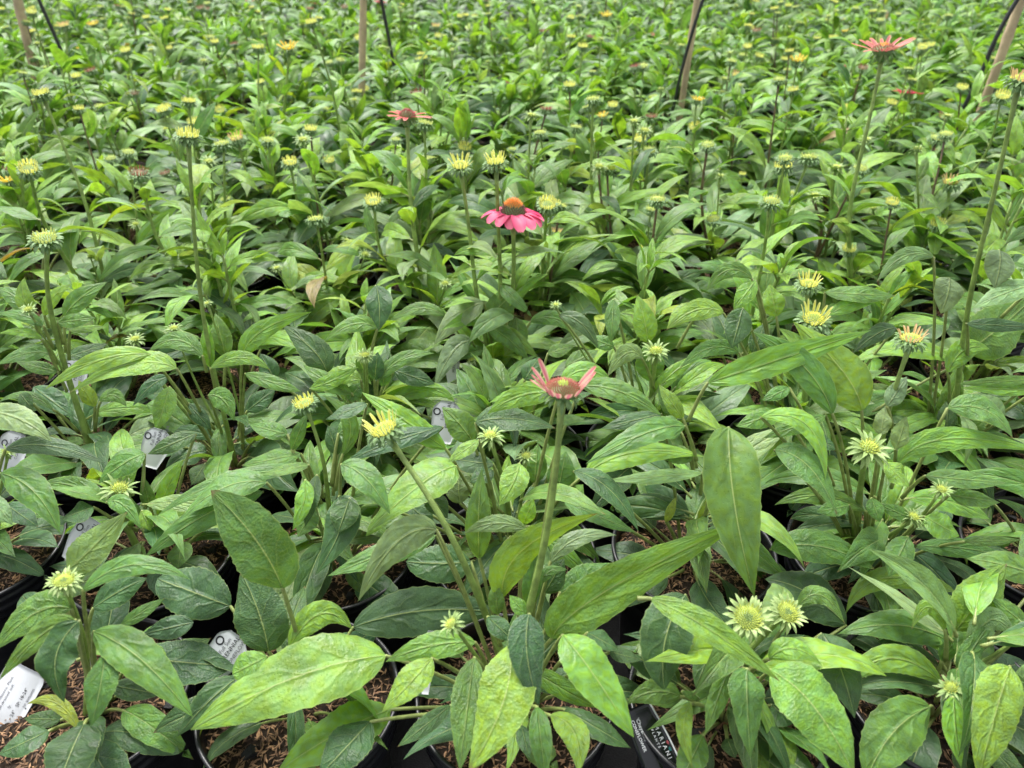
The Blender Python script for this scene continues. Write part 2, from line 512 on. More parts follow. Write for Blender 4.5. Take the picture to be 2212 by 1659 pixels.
# ------------------------------------------------------------------ shared leaf shapes
def local_leaf(seed, n, m, bend, petiole, aspect, a, b, twist=0.0, wig=0.0, fold=.2, curl=.2, wave=.1):
    """unit-long leaf starting at the origin along +X and arching down; the stalk belongs to it"""
    r = np.random.default_rng(seed)
    k = 60
    s = np.linspace(0, 1, k)
    th = -bend * np.power(s, 1.25)
    yaw = wig * np.sin(s * 3.0 + r.random() * 3)
    d = np.stack([np.cos(th) * np.cos(yaw), np.cos(th) * np.sin(yaw), np.sin(th)], -1)
    P = np.concatenate([[np.zeros(3)], np.cumsum(d[:-1] / (k - 1), axis=0)])
    mb = MB()
    pk = int(petiole * (k - 1))
    idx = np.linspace(pk, k - 1, n)
    C = np.stack([np.interp(idx, np.arange(k), P[:, q]) for q in range(3)], -1)
    T = norm(np.gradient(C, axis=0))
    up = np.array([0, 0, 1.0])
    S = norm(np.cross(np.broadcast_to(up, T.shape), T))
    N = np.cross(T, S)
    tw = twist * np.linspace(0, 1, n)
    S2 = S * np.cos(tw)[:, None] + N * np.sin(tw)[:, None]
    N2 = np.cross(T, S2)
    leaf_surface(mb, C, S2, N2, aspect * (1 - petiole) * .5, a, b, r, fold, curl, wave, .035, m)
    pe = max(pk + 6, 7)
    path = P[np.linspace(0, pe, 6).astype(int)]
    V, F = tube(path - N[0] * .006, np.linspace(.017, .009, 6), 5)
    mb.add(V, F, 1)
    me = mb.mesh('leaf', [LEAF, PETIOLE])
    far = me.copy(); far.materials[0] = LEAF_FAR
    return me, far

STEM_LEAVES, BASAL_LEAVES = [], []
for i in range(16):
    r = np.random.default_rng(300 + i)
    STEM_LEAVES.append(local_leaf(500 + i, 18, 7, R_(r.uniform(35, 115)), r.uniform(.03, .10), r.uniform(.20, .30), r.uniform(.66, .92),
                                  r.uniform(1.05, 1.4), r.uniform(-.7, .7), r.uniform(-.3, .3), r.uniform(.1, .45), r.uniform(.1, .35), r.uniform(.06, .2)))
for i in range(12):
    r = np.random.default_rng(400 + i)
    BASAL_LEAVES.append(local_leaf(600 + i, 18, 7, R_(r.uniform(60, 125)), r.uniform(.3, .45), r.uniform(.34, .48), r.uniform(.6, .8),
                                   r.uniform(.95, 1.25), r.uniform(-.5, .5), r.uniform(-.3, .3), r.uniform(.1, .35), r.uniform(.1, .3), r.uniform(.06, .18)))

# ------------------------------------------------------------------ flower heads (unit: overall width 1, base of the head at z 0)
def dome(mb, R, h, z0, mat):
    k, rings = 16, 5
    V = [(0, 0, z0 + h)]
    for i in range(1, rings + 1):
        f = i / rings
        for j in range(k):
            a = 6.2832 * j / k
            V.append((R * f * math.cos(a), R * f * math.sin(a), z0 + h * (1 - f ** 2.4)))
    for j in range(k):
        a = 6.2832 * j / k
        V.append((R * .35 * math.cos(a), R * .35 * math.sin(a), z0 - .20))
    F = [(0, 1 + j, 1 + (j + 1) % k) for j in range(k)]
    for i in range(rings):
        for j in range(k):
            F.append((1 + i * k + j, 1 + (i + 1) * k + j, 1 + (i + 1) * k + (j + 1) % k, 1 + i * k + (j + 1) % k))
    mb.add(V, F, mat)

def florets(mb, R, h, z0, n, ln, rad, mats, r, split=.6):
    for i in range(n):
        f = math.sqrt((i + .5) / n); a = i * 2.39996
        x, y, z = R * f * math.cos(a), R * f * math.sin(a), z0 + h * (1 - f ** 2.4)
        nrm = norm(np.array([f * math.cos(a) * (.25 + .8 * f), f * math.sin(a) * (.25 + .8 * f), 1.0]))
        t1 = norm(np.cross(nrm, [1, 0.3, 0])); t2 = np.cross(nrm, t1)
        c = np.array([x, y, z]); L = ln * r.uniform(.75, 1.15)
        V = [c + rad * t1, c + rad * t2, c - rad * t1, c - rad * t2, c + nrm * L]
        mb.add(V, [(0, 1, 4), (1, 2, 4), (2, 3, 4), (3, 0, 4)], mats[1] if f > split else mats[0])

def strip_petal(L, W, el0, el1, r, a=.35, b=.35, cup=.25, n=8, m=5, notch=True):
    """petal in the XZ plane starting at the origin, elevation running el0 -> el1"""
    s = np.linspace(0, 1, n)
    el = el0 + (el1 - el0) * s
    d = np.stack([np.cos(el), np.zeros(n), np.sin(el)], -1)
    P = np.concatenate([[np.zeros(3)], np.cumsum(d[:-1] * L / (n - 1), axis=0)])
    w = W * .5 * np.maximum(leaf_profile(np.clip(s * .97 + .02, 0, 1), a, b), .25 * (1 - s))
    N = np.stack([-np.sin(el), np.zeros(n), np.cos(el)], -1)
    t = np.linspace(-1, 1, m)
    V = np.zeros((n, m, 3)); UV = np.zeros((n, m, 2))
    for j, tt in enumerate(t):
        V[:, j] = P + np.array([0, 1, 0]) * (w * tt)[:, None] + N * (w * cup * abs(tt) ** 2)[:, None]
        UV[:, j, 0] = s; UV[:, j, 1] = .5 + .5 * tt
    if notch:
        V[-1, 1::2] -= d[-1] * L * .035
    return V.reshape(-1, 3), grid_faces(n, m), UV.reshape(-1, 2)

def rotz(V, a, off=(0, 0, 0)):
    c, s = math.cos(a), math.sin(a)
    M = np.array([[c, -s, 0], [s, c, 0], [0, 0, 1]])
    return (np.asarray(V) + np.asarray(off)) @ M.T

def calyx_geo(mb, spec, r, mat):
    for (n, r0, z0, L, W, e0, e1) in spec:
        for i in range(n):
            V, F, UV = strip_petal(L * r.uniform(.75, 1.2), W * r.uniform(.8, 1.15), e0 + r.normal(0, .15), e1 + r.normal(0, .3), r, .45, .8, .3, 5, 3, False)
            mb.add(rotz(V, 6.2832 * (i + r.uniform(-.25, .25)) / n + z0 * 9, (r0, 0, z0)), F, mat, UV)

# type: disc (R, h, n florets, len, rad, material centre, rim, split), rays (n, len, width, e0, e1, material, r0), calyx spec, calyx material
D2 = math.radians
CAL = [(18, .29, .0, .20, .095, D2(25), D2(-35)), (17, .29, -.06, .23, .10, D2(5), D2(-65)), (15, .24, -.12, .25, .10, D2(-15), D2(-85)), (10, .16, -.18, .2, .09, D2(-40), D2(-95))]
HEADS = {
    'bud': dict(R=.33, h=.07, n=80, ln=.06, rad=.022, c=FL_GREEN, e=FL_YELLOW, split=.55, rays=(24, .25, .062, 86, 74, P_YELLOW, .33), cal=CAL, cm=BRACT),
    'green': dict(R=.30, h=.09, n=70, ln=.06, rad=.024, c=FL_GREEN, e=FL_GREEN, split=.55, rays=(18, .17, .055, 84, 68, P_PALE, .30), cal=CAL, cm=BRACT),
    'star': dict(R=.17, h=.08, n=46, ln=.08, rad=.022, c=FL_GREEN, e=FL_GREEN, split=.4, rays=(13, .13, .05, 68, 40, P_PALE, .15),
                 cal=[(12, .14, .0, .34, .085, D2(45), D2(-10)), (11, .12, -.05, .36, .09, D2(15), D2(-45)), (7, .1, -.1, .34, .1, D2(0), D2(-80))], cm=BRACT_MID),
    'rosette': dict(R=.23, h=.04, n=110, ln=.08, rad=.018, c=BRACT_MID, e=FL_GREEN, split=.35, rays=(20, .13, .045, 72, 50, P_PALE, .23),
                    cal=[(17, .22, .0, .25, .08, D2(40), D2(-5)), (15, .20, -.05, .29, .085, D2(15), D2(-50)), (10, .15, -.12, .26, .09, D2(-20), D2(-90))], cm=BRACT_PALE),
    'yel': dict(R=.27, h=.10, n=90, ln=.07, rad=.02, c=FL_GREEN, e=FL_YELLOW, split=.5, rays=(16, .38, .072, 72, 58, P_YELLOW, .28), cal=CAL, cm=BRACT),
    'gold': dict(R=.26, h=.09, n=60, ln=.07, rad=.02, c=FL_YELLOW, e=FL_YELLOW, split=.5, rays=(13, .34, .10, 50, 30, P_GOLD, .25), cal=CAL, cm=BRACT),
    'peach': dict(R=.27, h=.08, n=70, ln=.07, rad=.02, c=FL_GREEN, e=FL_YELLOW, split=.5, rays=(16, .30, .065, 70, 52, P_PEACH, .27), cal=CAL, cm=BRACT),
    'pink': dict(R=.28, h=.12, n=230, ln=.055, rad=.014, c=FL_GREEN, e=FL_RED, split=.30, rays=(10, .37, .115, 66, 56, P_PINK, .28),
                 cal=[(13, .22, -.05, .20, .06, D2(0), D2(-75)), (11, .19, -.09, .22, .06, D2(-20), D2(-95))], cm=BRACT),
    'spread': dict(R=.19, h=.08, n=80, ln=.05, rad=.016, c=FL_ORANGE, e=FL_RED, split=.4, rays=(17, .36, .075, 22, 16, P_ORANGE, .17),
                   cal=[(12, .14, -.05, .15, .045, D2(-20), D2(-85)), (10, .12, -.08, .15, .045, D2(-40), D2(-95))], cm=BRACT),
    'flat': dict(R=.17, h=.13, n=90, ln=.05, rad=.015, c=FL_CRIM, e=FL_CRIM, split=.5, rays=(12, .36, .10, 10, -8, P_RED, .15),
                 cal=[(12, .13, -.05, .14, .045, D2(-20), D2(-85)), (10, .11, -.08, .14, .045, D2(-40), D2(-95))], cm=BRACT),
    'magenta': dict(R=.17, h=.1, n=60, ln=.05, rad=.015, c=FL_CRIM, e=FL_CRIM, split=.5, rays=(14, .36, .13, 12, 2, P_MAG, .14),
                    cal=[(12, .12, -.05, .14, .045, D2(-20), D2(-85))], cm=BRACT),
    'open': dict(R=.19, h=.19, n=190, ln=.06, rad=.012, c=FL_ORANGE, e=FL_DARK, split=.72, rays=(16, .38, .195, 0, -48, P_CORAL, .16),
                 cal=[(12, .12, -.05, .12, .04, D2(-40), D2(-85))], cm=BRACT),
    'brown': dict(R=.30, h=.07, n=60, ln=.06, rad=.022, c=FL_RED, e=FL_DARK, split=.5, rays=(20, .22, .055, 70, 50, P_BROWN, .31), cal=CAL, cm=BRACT),
}
def head_parts(kind, seed):
    h = HEADS[kind]; r = np.random.default_rng(seed)
    mb = MB()
    z0 = .22
    dome(mb, h['R'], h['h'], z0, 0)
    florets(mb, h['R'] * .97, h['h'], z0, h['n'], h['ln'], h['rad'], (1, 2), r, h['split'])
    disc = (mb, [h['cm'], h['c'], h['e']])
    cb = MB()
    calyx_geo(cb, [(n, r0, zz + z0, L, W, a, b) for (n, r0, zz, L, W, a, b) in h['cal']], r, 0)
    n, L, W, e0, e1, pm, r0 = h['rays']
    petals = []
    if kind == 'pink':       # as in the photograph: long ones left and right, two short ones in front
        for az, ln, el in ((198, 1.05, 45), (168, 1.12, 55), (143, 1.2, 62), (218, .8, 62), (12, 1.0, 50), (24, 1.15, 48), (-14, .8, 62), (-30, .6, 70), (252, .5, 60), (282, .52, 58), (182, .95, 50), (232, .62, 64), (-46, .58, 66), (3, .85, 55)):
            V, F, UV = strip_petal(L * ln, W * r.uniform(.9, 1.1), R_(el), R_(el - 4), r)
            petals.append((V, F, UV, R_(az), r0, z0))
        n = 0
    for i in range(n):
        V, F, UV = strip_petal(L * r.uniform(.78, 1.12), W * r.uniform(.85, 1.15), R_(e0) + r.normal(0, .09), R_(e1) + r.normal(0, .16), r)
        petals.append((V, F, UV, 6.2832 * (i + r.uniform(-.3, .3)) / n, r0 * r.uniform(.96, 1.03), z0 + r.uniform(-.01, .01)))
    return disc, (cb, h['cm']), (petals, pm)

FAR_HEADS = {}
def far_head(kind, var):
    key = (kind, var)
    if key not in FAR_HEADS:
        (mb, mats), (cb, cm), (petals, pm) = head_parts(kind, 900 + var * 17)
        allm = mats + [cm, pm]
        mb.add(np.concatenate(cb.V), cb.F, 3, np.concatenate(cb.U))
        for V, F, UV, a, r0, z in petals: mb.add(rotz(V, a, (r0, 0, z)), F, 4, UV)
        FAR_HEADS[key] = mb.mesh('flower_head', allm)
    return FAR_HEADS[key]
NEAR_HEADS = {}
def near_head(kind, var):
    key = (kind, var)
    if key not in NEAR_HEADS:
        (mb, mats), (cb, cm), (petals, pm) = head_parts(kind, 900 + var * 17)
        NEAR_HEADS[key] = (mb.mesh('flower_head', mats), cb.mesh('calyx', [cm]),
                           [(mesh_from('petal', V, F, [pm], UV), a, r0, z) for V, F, UV, a, r0, z in petals])
    return NEAR_HEADS[key]

# ------------------------------------------------------------------ the rows of pots
class Plant: pass
PLANTS, KEY = [], {}
def add_plant(x, y, row, key=None, hero=False):
    p = Plant(); p.x, p.y, p.row, p.key, p.hero, p.heads = x, y, row, key, hero, []
    PLANTS.append(p)
    if key: KEY[key] = p
    return p
def px_row(names, pxs, Y, row):
    for k, x in zip(names, pxs):
        d = ray(0, 0)
        dep = Y * CP + (CAMZ - RIM_Z) * SP
        add_plant((x - CX) / FPX * dep, Y + random.uniform(-.006, .006), row, k, True)
px_row(['D', 'A', 'B', 'C', 'Z'], [188, 648, 1112, 1572, 2040], .485, 0)
px_row(['E', 'F', 'G', 'M', 'H', 'N', 'O'], [-50, 330, 722, 1110, 1498, 1880, 2262], .690, 1)
px_row(['S%d' % i for i in range(9)], [-110, 195, 500, 805, 1110, 1415, 1720, 2025, 2330], .888, 2)
dep4 = 1.09 * CP + (CAMZ - RIM_Z) * SP
row = 3
Y = 1.09
rr = random.Random(3)
while Y < 6.4:
    dep = Y * CP + (CAMZ - .3) * SP
    half = dep * (CX / FPX) + .12
    off = rr.uniform(-.1, .1) if row > 3 else (1064 - CX) / FPX * (Y * CP + (CAMZ - RIM_Z) * SP)
    k0 = int((half + off) / .207) + 1
    for k in range(-k0 - 1, k0 + 2):
        x = k * .207 + off + rr.uniform(-.009, .009)
        if abs(x) < half: add_plant(x, Y + rr.uniform(-.01, .01), row, 'T%d' % (k + 4) if row == 3 else None)
    row += 1
    Y += .203
INDIV = PLANTS[:300]
FAR = PLANTS[300:]

for p in INDIV:
    p.root = link('potted_coneflower', None, loc=(p.x, p.y, 0))
    p.near = p.row < 8
    a = random.uniform(0, 6.28)
    link('pot', POT_ME, p.root, rot=(0, 0, a))
    link('soil', SOILS[random.randrange(3)], p.root, rot=(0, 0, a))
    if p.row < 8:
        tag(link('husk_mulch', HUSKS[random.randrange(3)], p.root, rot=(0, 0, random.uniform(0, 6.28))), kind='stuff')

# ------------------------------------------------------------------ hero leaves, traced from the photograph
def hero_leaf(r, key, base, mid, tip, w, tn='m', f=0.0, al=35, arch=.10, a=.6, b=1.0, roll=0, pet=True, fold=.2, curl=.22, wave=.09, petto=None):
    p = KEY[key]
    a = a * 1.25; b = b * 1.10; w = w * .95
    rs = np.random.default_rng(int(abs(base[0] * 7 + base[1] * 13 + tip[0])) + 5)
    s = REG[r][0]
    b2, t2 = rp(r, base), rp(r, tip)
    P0 = at_y(*b2, p.y - f)
    if P0[2] < SOIL_Z + .012: P0 = at_z(*b2, SOIL_Z + .012)
    al = R_(al)
    n = np.array([0, -math.sin(al), math.cos(al)])
    def on(q):
        d = ray(*q); return CAM + d * (np.dot(P0 - CAM, n) / np.dot(d, n))
    P1 = on(t2)
    m2 = rp(r, mid) if mid else ((b2[0] + t2[0]) / 2, (b2[1] + t2[1]) / 2)
    Pm = on(m2)
    L = np.linalg.norm(P1 - P0)
    Pm = Pm - norm(Pm - CAM) * arch * L
    if P1[2] < .03: P1[2] = .03
    k = 34
    u = np.linspace(0, 1, k)
    C = quad_curve(P0, Pm, P1, u)
    T = norm(np.gradient(C, axis=0))
    S = norm(np.cross(T, n)); N = np.cross(S, T)
    ro = (R_(roll) + rs.uniform(-.18, .18) + rs.uniform(-.45, .45) * u)[:, None]
    S, N = S * np.cos(ro) + N * np.sin(ro), N * np.cos(ro) - S * np.sin(ro)
    # apparent width -> real width
    c0 = C[k // 2]
    q, _ = project(np.stack([c0, c0 + S[k // 2] * .01, c0 + T[k // 2] * .01]))
    sv, tv = q[1] - q[0], q[2] - q[0]
    tv = tv / (np.linalg.norm(tv) + 1e-9)
    perp = abs(sv[0] * tv[1] - sv[1] * tv[0]) / .01
    full = np.linalg.norm(sv) / .01
    perp = max(perp, full * .55, 700)
    hw = .5 * w * s / perp
    mb = MB()
    O = np.array([p.x, p.y, 0])
    leaf_surface(mb, C - O, S, N, hw, a, b, rs, fold, curl, wave, .03, 11)
    if pet:
        hd = math.hypot(P0[0] - p.x, P0[1] - p.y)
        tz = SOIL_Z if hd > .045 else max(SOIL_Z, P0[2] - 1.0 * hd - .015)
        off = min(1.0, .014 / (hd + 1e-6))
        E = np.array([p.x + (P0[0] - p.x) * off, p.y + (P0[1] - p.y) * off, tz])
        if petto: E = at_y(*rp(r, petto), p.y - f)
        ctrl = E * .45 + P0 * .55
        ctrl[2] = E[2] * .3 + P0[2] * .7
        path = np.concatenate([bez(E, ctrl, P0, 10), C[1:8:2]]) - O
        path[:10] -= N[0] * .0008
        path[10:] -= N[1:8:2] * (.0015 + hw * .05)
        V, F = tube(path, np.concatenate([np.linspace(.0024, .0017, 10), np.linspace(.0016, .0008, 4)]), 7)
        mb.add(V, F, 1)
    link('leaf', mb.mesh('leaf', [LEAF, PETIOLE]), p.root, color=tone(tn, random, .10))

H_ = hero_leaf
# --- front row, left (D) and second pot (A)
H_(1, 'A', (1525, 525), (1385, 265), (1138, -8), 365, 'm', f=.0, al=58, a=.52, b=.8, curl=.05, fold=.12, petto=(1610, 800))
H_(1, 'A', (1450, 865), (1400, 660), (1300, 430), 330, 'd', f=-.01, al=45, a=.5, b=.8)
H_(1, 'A', (1245, 620), (1050, 545), (850, 470), 320, 'k', f=-.05, al=30, a=.5, b=.55)
H_(1, 'A', (1045, 705), None, (768, 770), 140, 'k', f=-.03, al=30, pet=False)
H_(1, 'B', (2085, 885), (1600, 1000), (1028, 1288), 400, 'b', f=.02, al=22, arch=.09, a=.5, b=.85)
H_(1, 'A', (1560, 845), (1730, 660), (1905, 745), 170, 'b', f=.01, al=40)
H_(1, 'A', (1440, 890), None, (1255, 985), 170, 'b', f=.02, al=30, a=.5, b=.5)
H_(1, 'B', (2110, 1175), (1830, 1300), (1500, 1510), 270, 'b', f=.04, al=20, a=.52, b=.75)
H_(1, 'A', (1290, 1000), (1130, 1130), (955, 1325), 170, 'd', f=.02, al=15)
H_(1, 'B', (2000, 1240), None, (1720, 1540), 250, 'd', f=.06, al=5)
H_(1, 'D', (505, 755), (760, 905), (1042, 1218), 280, 'm', f=.03, al=28, a=.55, b=.9)
H_(1, 'D', (720, 885), (980, 920), (1255, 940), 285, 'k', f=-.02, al=25, a=.65, b=.7)
H_(1, 'D', (600, 1045), None, (870, 1095), 150, 'd', f=.0, al=15)
H_(1, 'D', (545, 1300), (740, 1310), (968, 1415), 230, 'k', f=.04, al=8, a=.5, b=.7)
H_(1, 'D', (455, 1255), (390, 1390), (310, 1600), 290, 'd', f=.06, al=8, a=.5, b=.6)
H_(1, 'D', (565, 870), (540, 1060), (490, 1268), 195, 'm', f=.05, al=30)
H_(1, 'D', (385, 635), (190, 655), (-40, 870), 210, 'm', f=.02, al=30)
H_(1, 'D', (405, 695), (215, 780), (-10, 1025), 140, 'm', f=.05, al=35)
H_(1, 'D', (425, 700), (300, 900), (350, 1140), 230, 'd', f=.06, al=45, wave=.25)
H_(1, 'D', (445, 535), (720, 395), (1030, 477), 130, 'm', f=.02, al=35)
H_(1, 'D', (365, 425), (500, 300), (690, 105), 210, 'p', f=-.04, al=40)
H_(1, 'D', (500, 630), (640, 540), (795, 465), 165, 'd', f=-.02, al=35)
H_(1, 'D', (648, 725), None, (892, 575), 80, 'm', f=-.01)
H_(1, 'D', (425, 1285), (300, 1140), (145, 1148), 95, 'y', f=.05, al=30)
H_(1, 'D', (265, 1290), None, (-10, 1420), 150, 'd', f=.05, al=8)
H_(1, 'D', (330, 1230), None, (130, 1225), 110, 'd', f=.02, al=10)
# --- second row, left (E, F) and the leaves that reach over
H_(1, 'F', (1420, 0), (1100, 130), (778, 358), 170, 'm', f=.02, al=30)
H_(4, 'E', (0, 1120), (200, 1225), (362, 1480), 240, 'm', f=.04, al=30)
H_(4, 'E', (-110, 750), (110, 790), (312, 930), 190, 'p', f=.0, al=30)
H_(4, 'E', (30, 975), (300, 955), (638, 1062), 130, 'k', f=.02, al=25)
H_(4, 'E', (-60, 1250), None, (75, 1430), 130, 'p', f=.05, al=30)
H_(4, 'E', (30, 1300), None, (230, 1440), 160, 'k', f=.0, al=15)
H_(4, 'F', (640, 1275), (440, 1195), (262, 1172), 140, 'm', f=.0, al=25)
H_(4, 'F', (870, 1000), (740, 1060), (590, 1180), 170, 'm', f=-.04, al=25)
H_(4, 'F', (1175, 880), None, (885, 1005), 120, 'd', f=-.08, al=25)
H_(4, 'F', (948, 1372), (1010, 1190), (1103, 1035), 110, 'b', f=-.01, al=60)
H_(4, 'F', (850, 1345), None, (905, 1465), 110, 'b', f=.02)
H_(4, 'F', (900, 1330), (880, 1240), (850, 1130), 100, 'm', f=-.01, al=60)
H_(4, 'F', (640, 1290), (740, 1310), (850, 1460), 130, 'm', f=.03, al=30)
H_(4, 'F', (560, 1320), None, (370, 1390), 120, 'd', f=.02, al=15)
H_(4, 'F', (950, 1380), None, (1000, 1475), 60, 'y', f=.01, al=45)
H_(1, 'F', (760, 330), None, (590, 380), 110, 'd', f=.03, al=10)
H_(1, 'F', (980, 270), None, (960, 420), 140, 'm', f=.03, al=20)
# --- G and what hangs from it
H_(4, 'G', (1850, 1085), (1350, 1165), (945, 1372), 110, 'm', f=.0, al=22)
H_(4, 'G', (1600, 1175), (1350, 1200), (1090, 1390), 170, 'm', f=.03, al=25)
H_(4, 'G', (1805, 1000), None, (1448, 1072), 120, 'm', f=-.02, al=20)
H_(4, 'G', (1850, 1068), None, (1565, 1125), 70, 'm', f=.02, al=20)
H_(4, 'G', (1830, 1160), (1820, 1300), (1755, 1462), 120, 'b', f=.04, al=40)
H_(4, 'G', (1900, 1130), None, (1830, 1440), 110, 'd', f=.03, al=40)
H_(1, 'G', (1830, 25), (1840, 190), (1700, 455), 210, 'd', f=.05, al=35)
H_(1, 'G', (1765, 340), None, (1690, 645), 120, 'k', f=.05, al=35)
H_(1, 'G', (1690, 85), None, (1608, 245), 140, 'm', f=.05, al=35)
H_(4, 'G', (2055, 1010), (2095, 800), (1930, 650), 110, 'm', f=-.02, al=55)
H_(4, 'G', (2030, 880), None, (2180, 780), 130, 'm', f=-.04, al=35)
H_(4, 'G', (1750, 980), None, (1840, 760), 90, 'm', f=-.02, al=60)
H_(4, 'G', (1725, 885), None, (1495, 825), 120, 'm', f=-.06, al=25)
H_(5, 'G', (80, 1065), (230, 1150), (375, 1368), 200, 'm', f=.06, al=30)
H_(5, 'G', (130, 1270), None, (60, 1480), 190, 'd', f=.06, al=30)
H_(5, 'G', (690, 840), (400, 925), (105, 1052), 130, 'k', f=-.01, al=20)
H_(5, 'G', (235, 700), None, (-10, 795), 90, 'k', f=-.02, al=20)
H_(5, 'G', (60, 1010), None, (0, 830), 110, 'd', f=-.03, al=50)
# --- centre pot (B)
H_(2, 'A', (150, 815), (560, 715), (1003, 725), 330, 'k', f=-.06, al=30, a=.55, b=.75)
H_(2, 'B', (655, 232), (420, 300), (182, 660), 230, 'g', f=-.05, al=32, a=.5, b=.95)
H_(2, 'B', (650, 262), (340, 370), (-5, 508), 170, 'm', f=-.07, al=25)
H_(2, 'B', (860, 420), (680, 430), (470, 420), 260, 'd', f=-.07, al=30, a=.5, b=.6)
H_(2, 'B', (1050, 640), (1170, 350), (1622, 130), 230, 'b', f=-.02, al=55, roll=-15)
H_(2, 'B', (1345, 885), (1680, 590), (2525, 172), 330, 'b', f=.0, al=42, arch=.06, a=.6, b=.95, fold=.3)
H_(2, 'B', (1210, 735), (1195, 970), (1268, 1285), 250, 'k', f=.05, al=40, a=.5, b=.9)
H_(2, 'B', (1090, 915), (1060, 1240), (845, 1680), 370, 'b', f=.06, al=28, a=.55, b=.85)
H_(2, 'B', (880, 995), (835, 1300), (790, 1690), 225, 'm', f=.05, al=25)
H_(2, 'B', (1410, 860), (1590, 1090), (1838, 1475), 290, 'b', f=.05, al=30, a=.55, b=.85)
H_(2, 'B', (885, 905), (620, 925), (345, 1022), 190, 'b', f=.03, al=25)
H_(2, 'B', (625, 1000), (490, 1150), (325, 1322), 200, 'b', f=.05, al=25)
H_(2, 'B', (740, 1280), None, (418, 1532), 120, 'd', f=.05, al=5)
H_(2, 'B', (1335, 1340), (1480, 1450), (1500, 1700), 200, 'b', f=.06, al=5, wave=.2)
H_(2, 'B', (1420, 1305), None, (1818, 1538), 160, 'd', f=.05, al=5)
H_(2, 'B', (1255, 1290), (1280, 1500), (1310, 1760), 150, 'm', f=.07, al=10)
H_(2, 'B', (1160, 1400), None, (1210, 1600), 110, 'd', f=.06, al=5)
H_(2, 'B', (1060, 1430), None, (1110, 1560), 100, 'd', f=.05, al=5)
H_(2, 'B', (1560, 845), None, (1748, 950), 120, 'd', f=.02, al=15)
H_(2, 'B', (1690, 960), None, (1885, 1010), 100, 'd', f=.03, al=15)
H_(2, 'B', (960, 750), None, (1120, 900), 140, 'd', f=.0, al=25)
H_(2, 'B', (1190, 225), (1000, 190), (815, 255), 120, 'g', f=-.06, al=30)
H_(2, 'B', (1335, 425), (1500, 280), (1735, 262), 120, 'g', f=-.06, al=35)
H_(2, 'B', (1395, 605), None, (1710, 425), 200, 'm', f=-.06, al=35)
H_(2, 'B', (1300, 610), None, (1420, 400), 170, 'd', f=-.05, al=45)
H_(2, 'B', (910, 405), (905, 150), (925, -140), 175, 'm', f=-.06, al=62)
H_(2, 'B', (1210, 700), (1230, 520), (1270, 330), 130, 'm', f=-.02, al=65)
H_(2, 'B', (1190, 740), None, (1090, 620), 100, 'b', f=.0, al=40)
H_(2, 'B', (1020, 740), None, (1000, 540), 110, 'm', f=-.01, al=60)
H_(2, 'B', (1170, 200), None, (1235, 40), 110, 'b', f=-.07, al=65)
H_(2, 'M', (370, 105), None, (228, 268), 90, 'b', f=.04, al=30)
H_(5, 'B', (1395, 830), (1450, 795), (1545, 800), 70, 'p', f=-.05, al=45)
H_(2, 'B', (1290, 420), None, (1220, 260), 90, 'b', f=-.05, al=60)
H_(2, 'B', (1270, 560), (1330, 480), (1440, 470), 80, 'm', f=-.03, al=50)
# --- middle pot of the second row (M)
H_(5, 'M', (770, 1075), (560, 1180), (230, 1478), 260, 'b', f=.03, al=28, a=.5, b=.9)
H_(5, 'M', (710, 975), (460, 800), (203, 632), 160, 'b', f=.0, al=45)
H_(5, 'M', (995, 1065), None, (575, 1010), 140, 'k', f=-.02, al=25)
H_(5, 'M', (795, 1300), (785, 1200), (795, 1100), 190, 'g', f=.03, al=50, a=.45, b=.4)
H_(5, 'M', (1150, 1060), (1110, 1180), (1028, 1312), 190, 'b', f=.04, al=35)
H_(5, 'M', (875, 935), (790, 820), (685, 722), 190, 'm', f=-.03, al=45)
H_(5, 'M', (885, 815), (1100, 790), (1370, 850), 180, 'd', f=-.03, al=30)
H_(5, 'M', (1380, 1230), None, (1430, 985), 190, 'm', f=-.01, al=50)
H_(5, 'M', (1240, 1180), None, (1260, 940), 150, 'm', f=-.03, al=50)
H_(5, 'M', (905, 920), None, (718, 1052), 90, 'b', f=.04, al=30)
H_(5, 'M', (990, 1100), None, (850, 1170), 120, 'd', f=.0, al=20)
H_(5, 'M', (600, 1230), None, (720, 1390), 150, 'd', f=.04, al=15)
H_(5, 'M', (480, 1300), None, (640, 1440), 170, 'd', f=.0, al=20)
# wing leaves behind the pink flower
H_(5, 'M', (1390, 640), (1170, 650), (955, 765), 160, 'b', f=-.05, al=30)
H_(5, 'M', (1520, 595), (1760, 630), (2005, 775), 150, 'm', f=-.05, al=30)
H_(5, 'M', (1400, 590), (1540, 500), (1715, 580), 130, 'b', f=-.07, al=35)
# --- H
H_(5, 'H', (2145, 835), (1900, 880), (1545, 1065), 170, 'm', f=.0, al=25)
H_(5, 'H', (1548, 1125), (1850, 990), (2260, 1020), 175, 'b', f=.02, al=25, petto=(1350, 1320))
H_(5, 'H', (2250, 1115), None, (1665, 1165), 90, 'p', f=.02, al=20)
H_(5, 'H', (1475, 1105), (1690, 1215), (1865, 1468), 140, 'd', f=.03, al=25)
H_(5, 'H', (1420, 1285), None, (1855, 1475), 120, 'm', f=.03, al=20)
H_(5, 'H', (2000, 760), None, (1640, 850), 110, 'd', f=-.05, al=25)
H_(6, 'H', (300, 795), (720, 655), (1248, 488), 190, 'b', f=.0, al=40, fold=.35, petto=(190, 1010))
H_(6, 'H', (330, 800), (520, 850), (660, 640), 130, 'm', f=.01, al=40) if False else None
H_(6, 'H', (425, 1050), (455, 1480), (573, 2030), 385, 'm', f=.07, al=45, a=.45, b=.95, curl=.25, fold=.35, wave=.14)
H_(6, 'H', (220, 1225), (100, 1200), (-40, 1180), 120, 'm', f=.0, al=25)
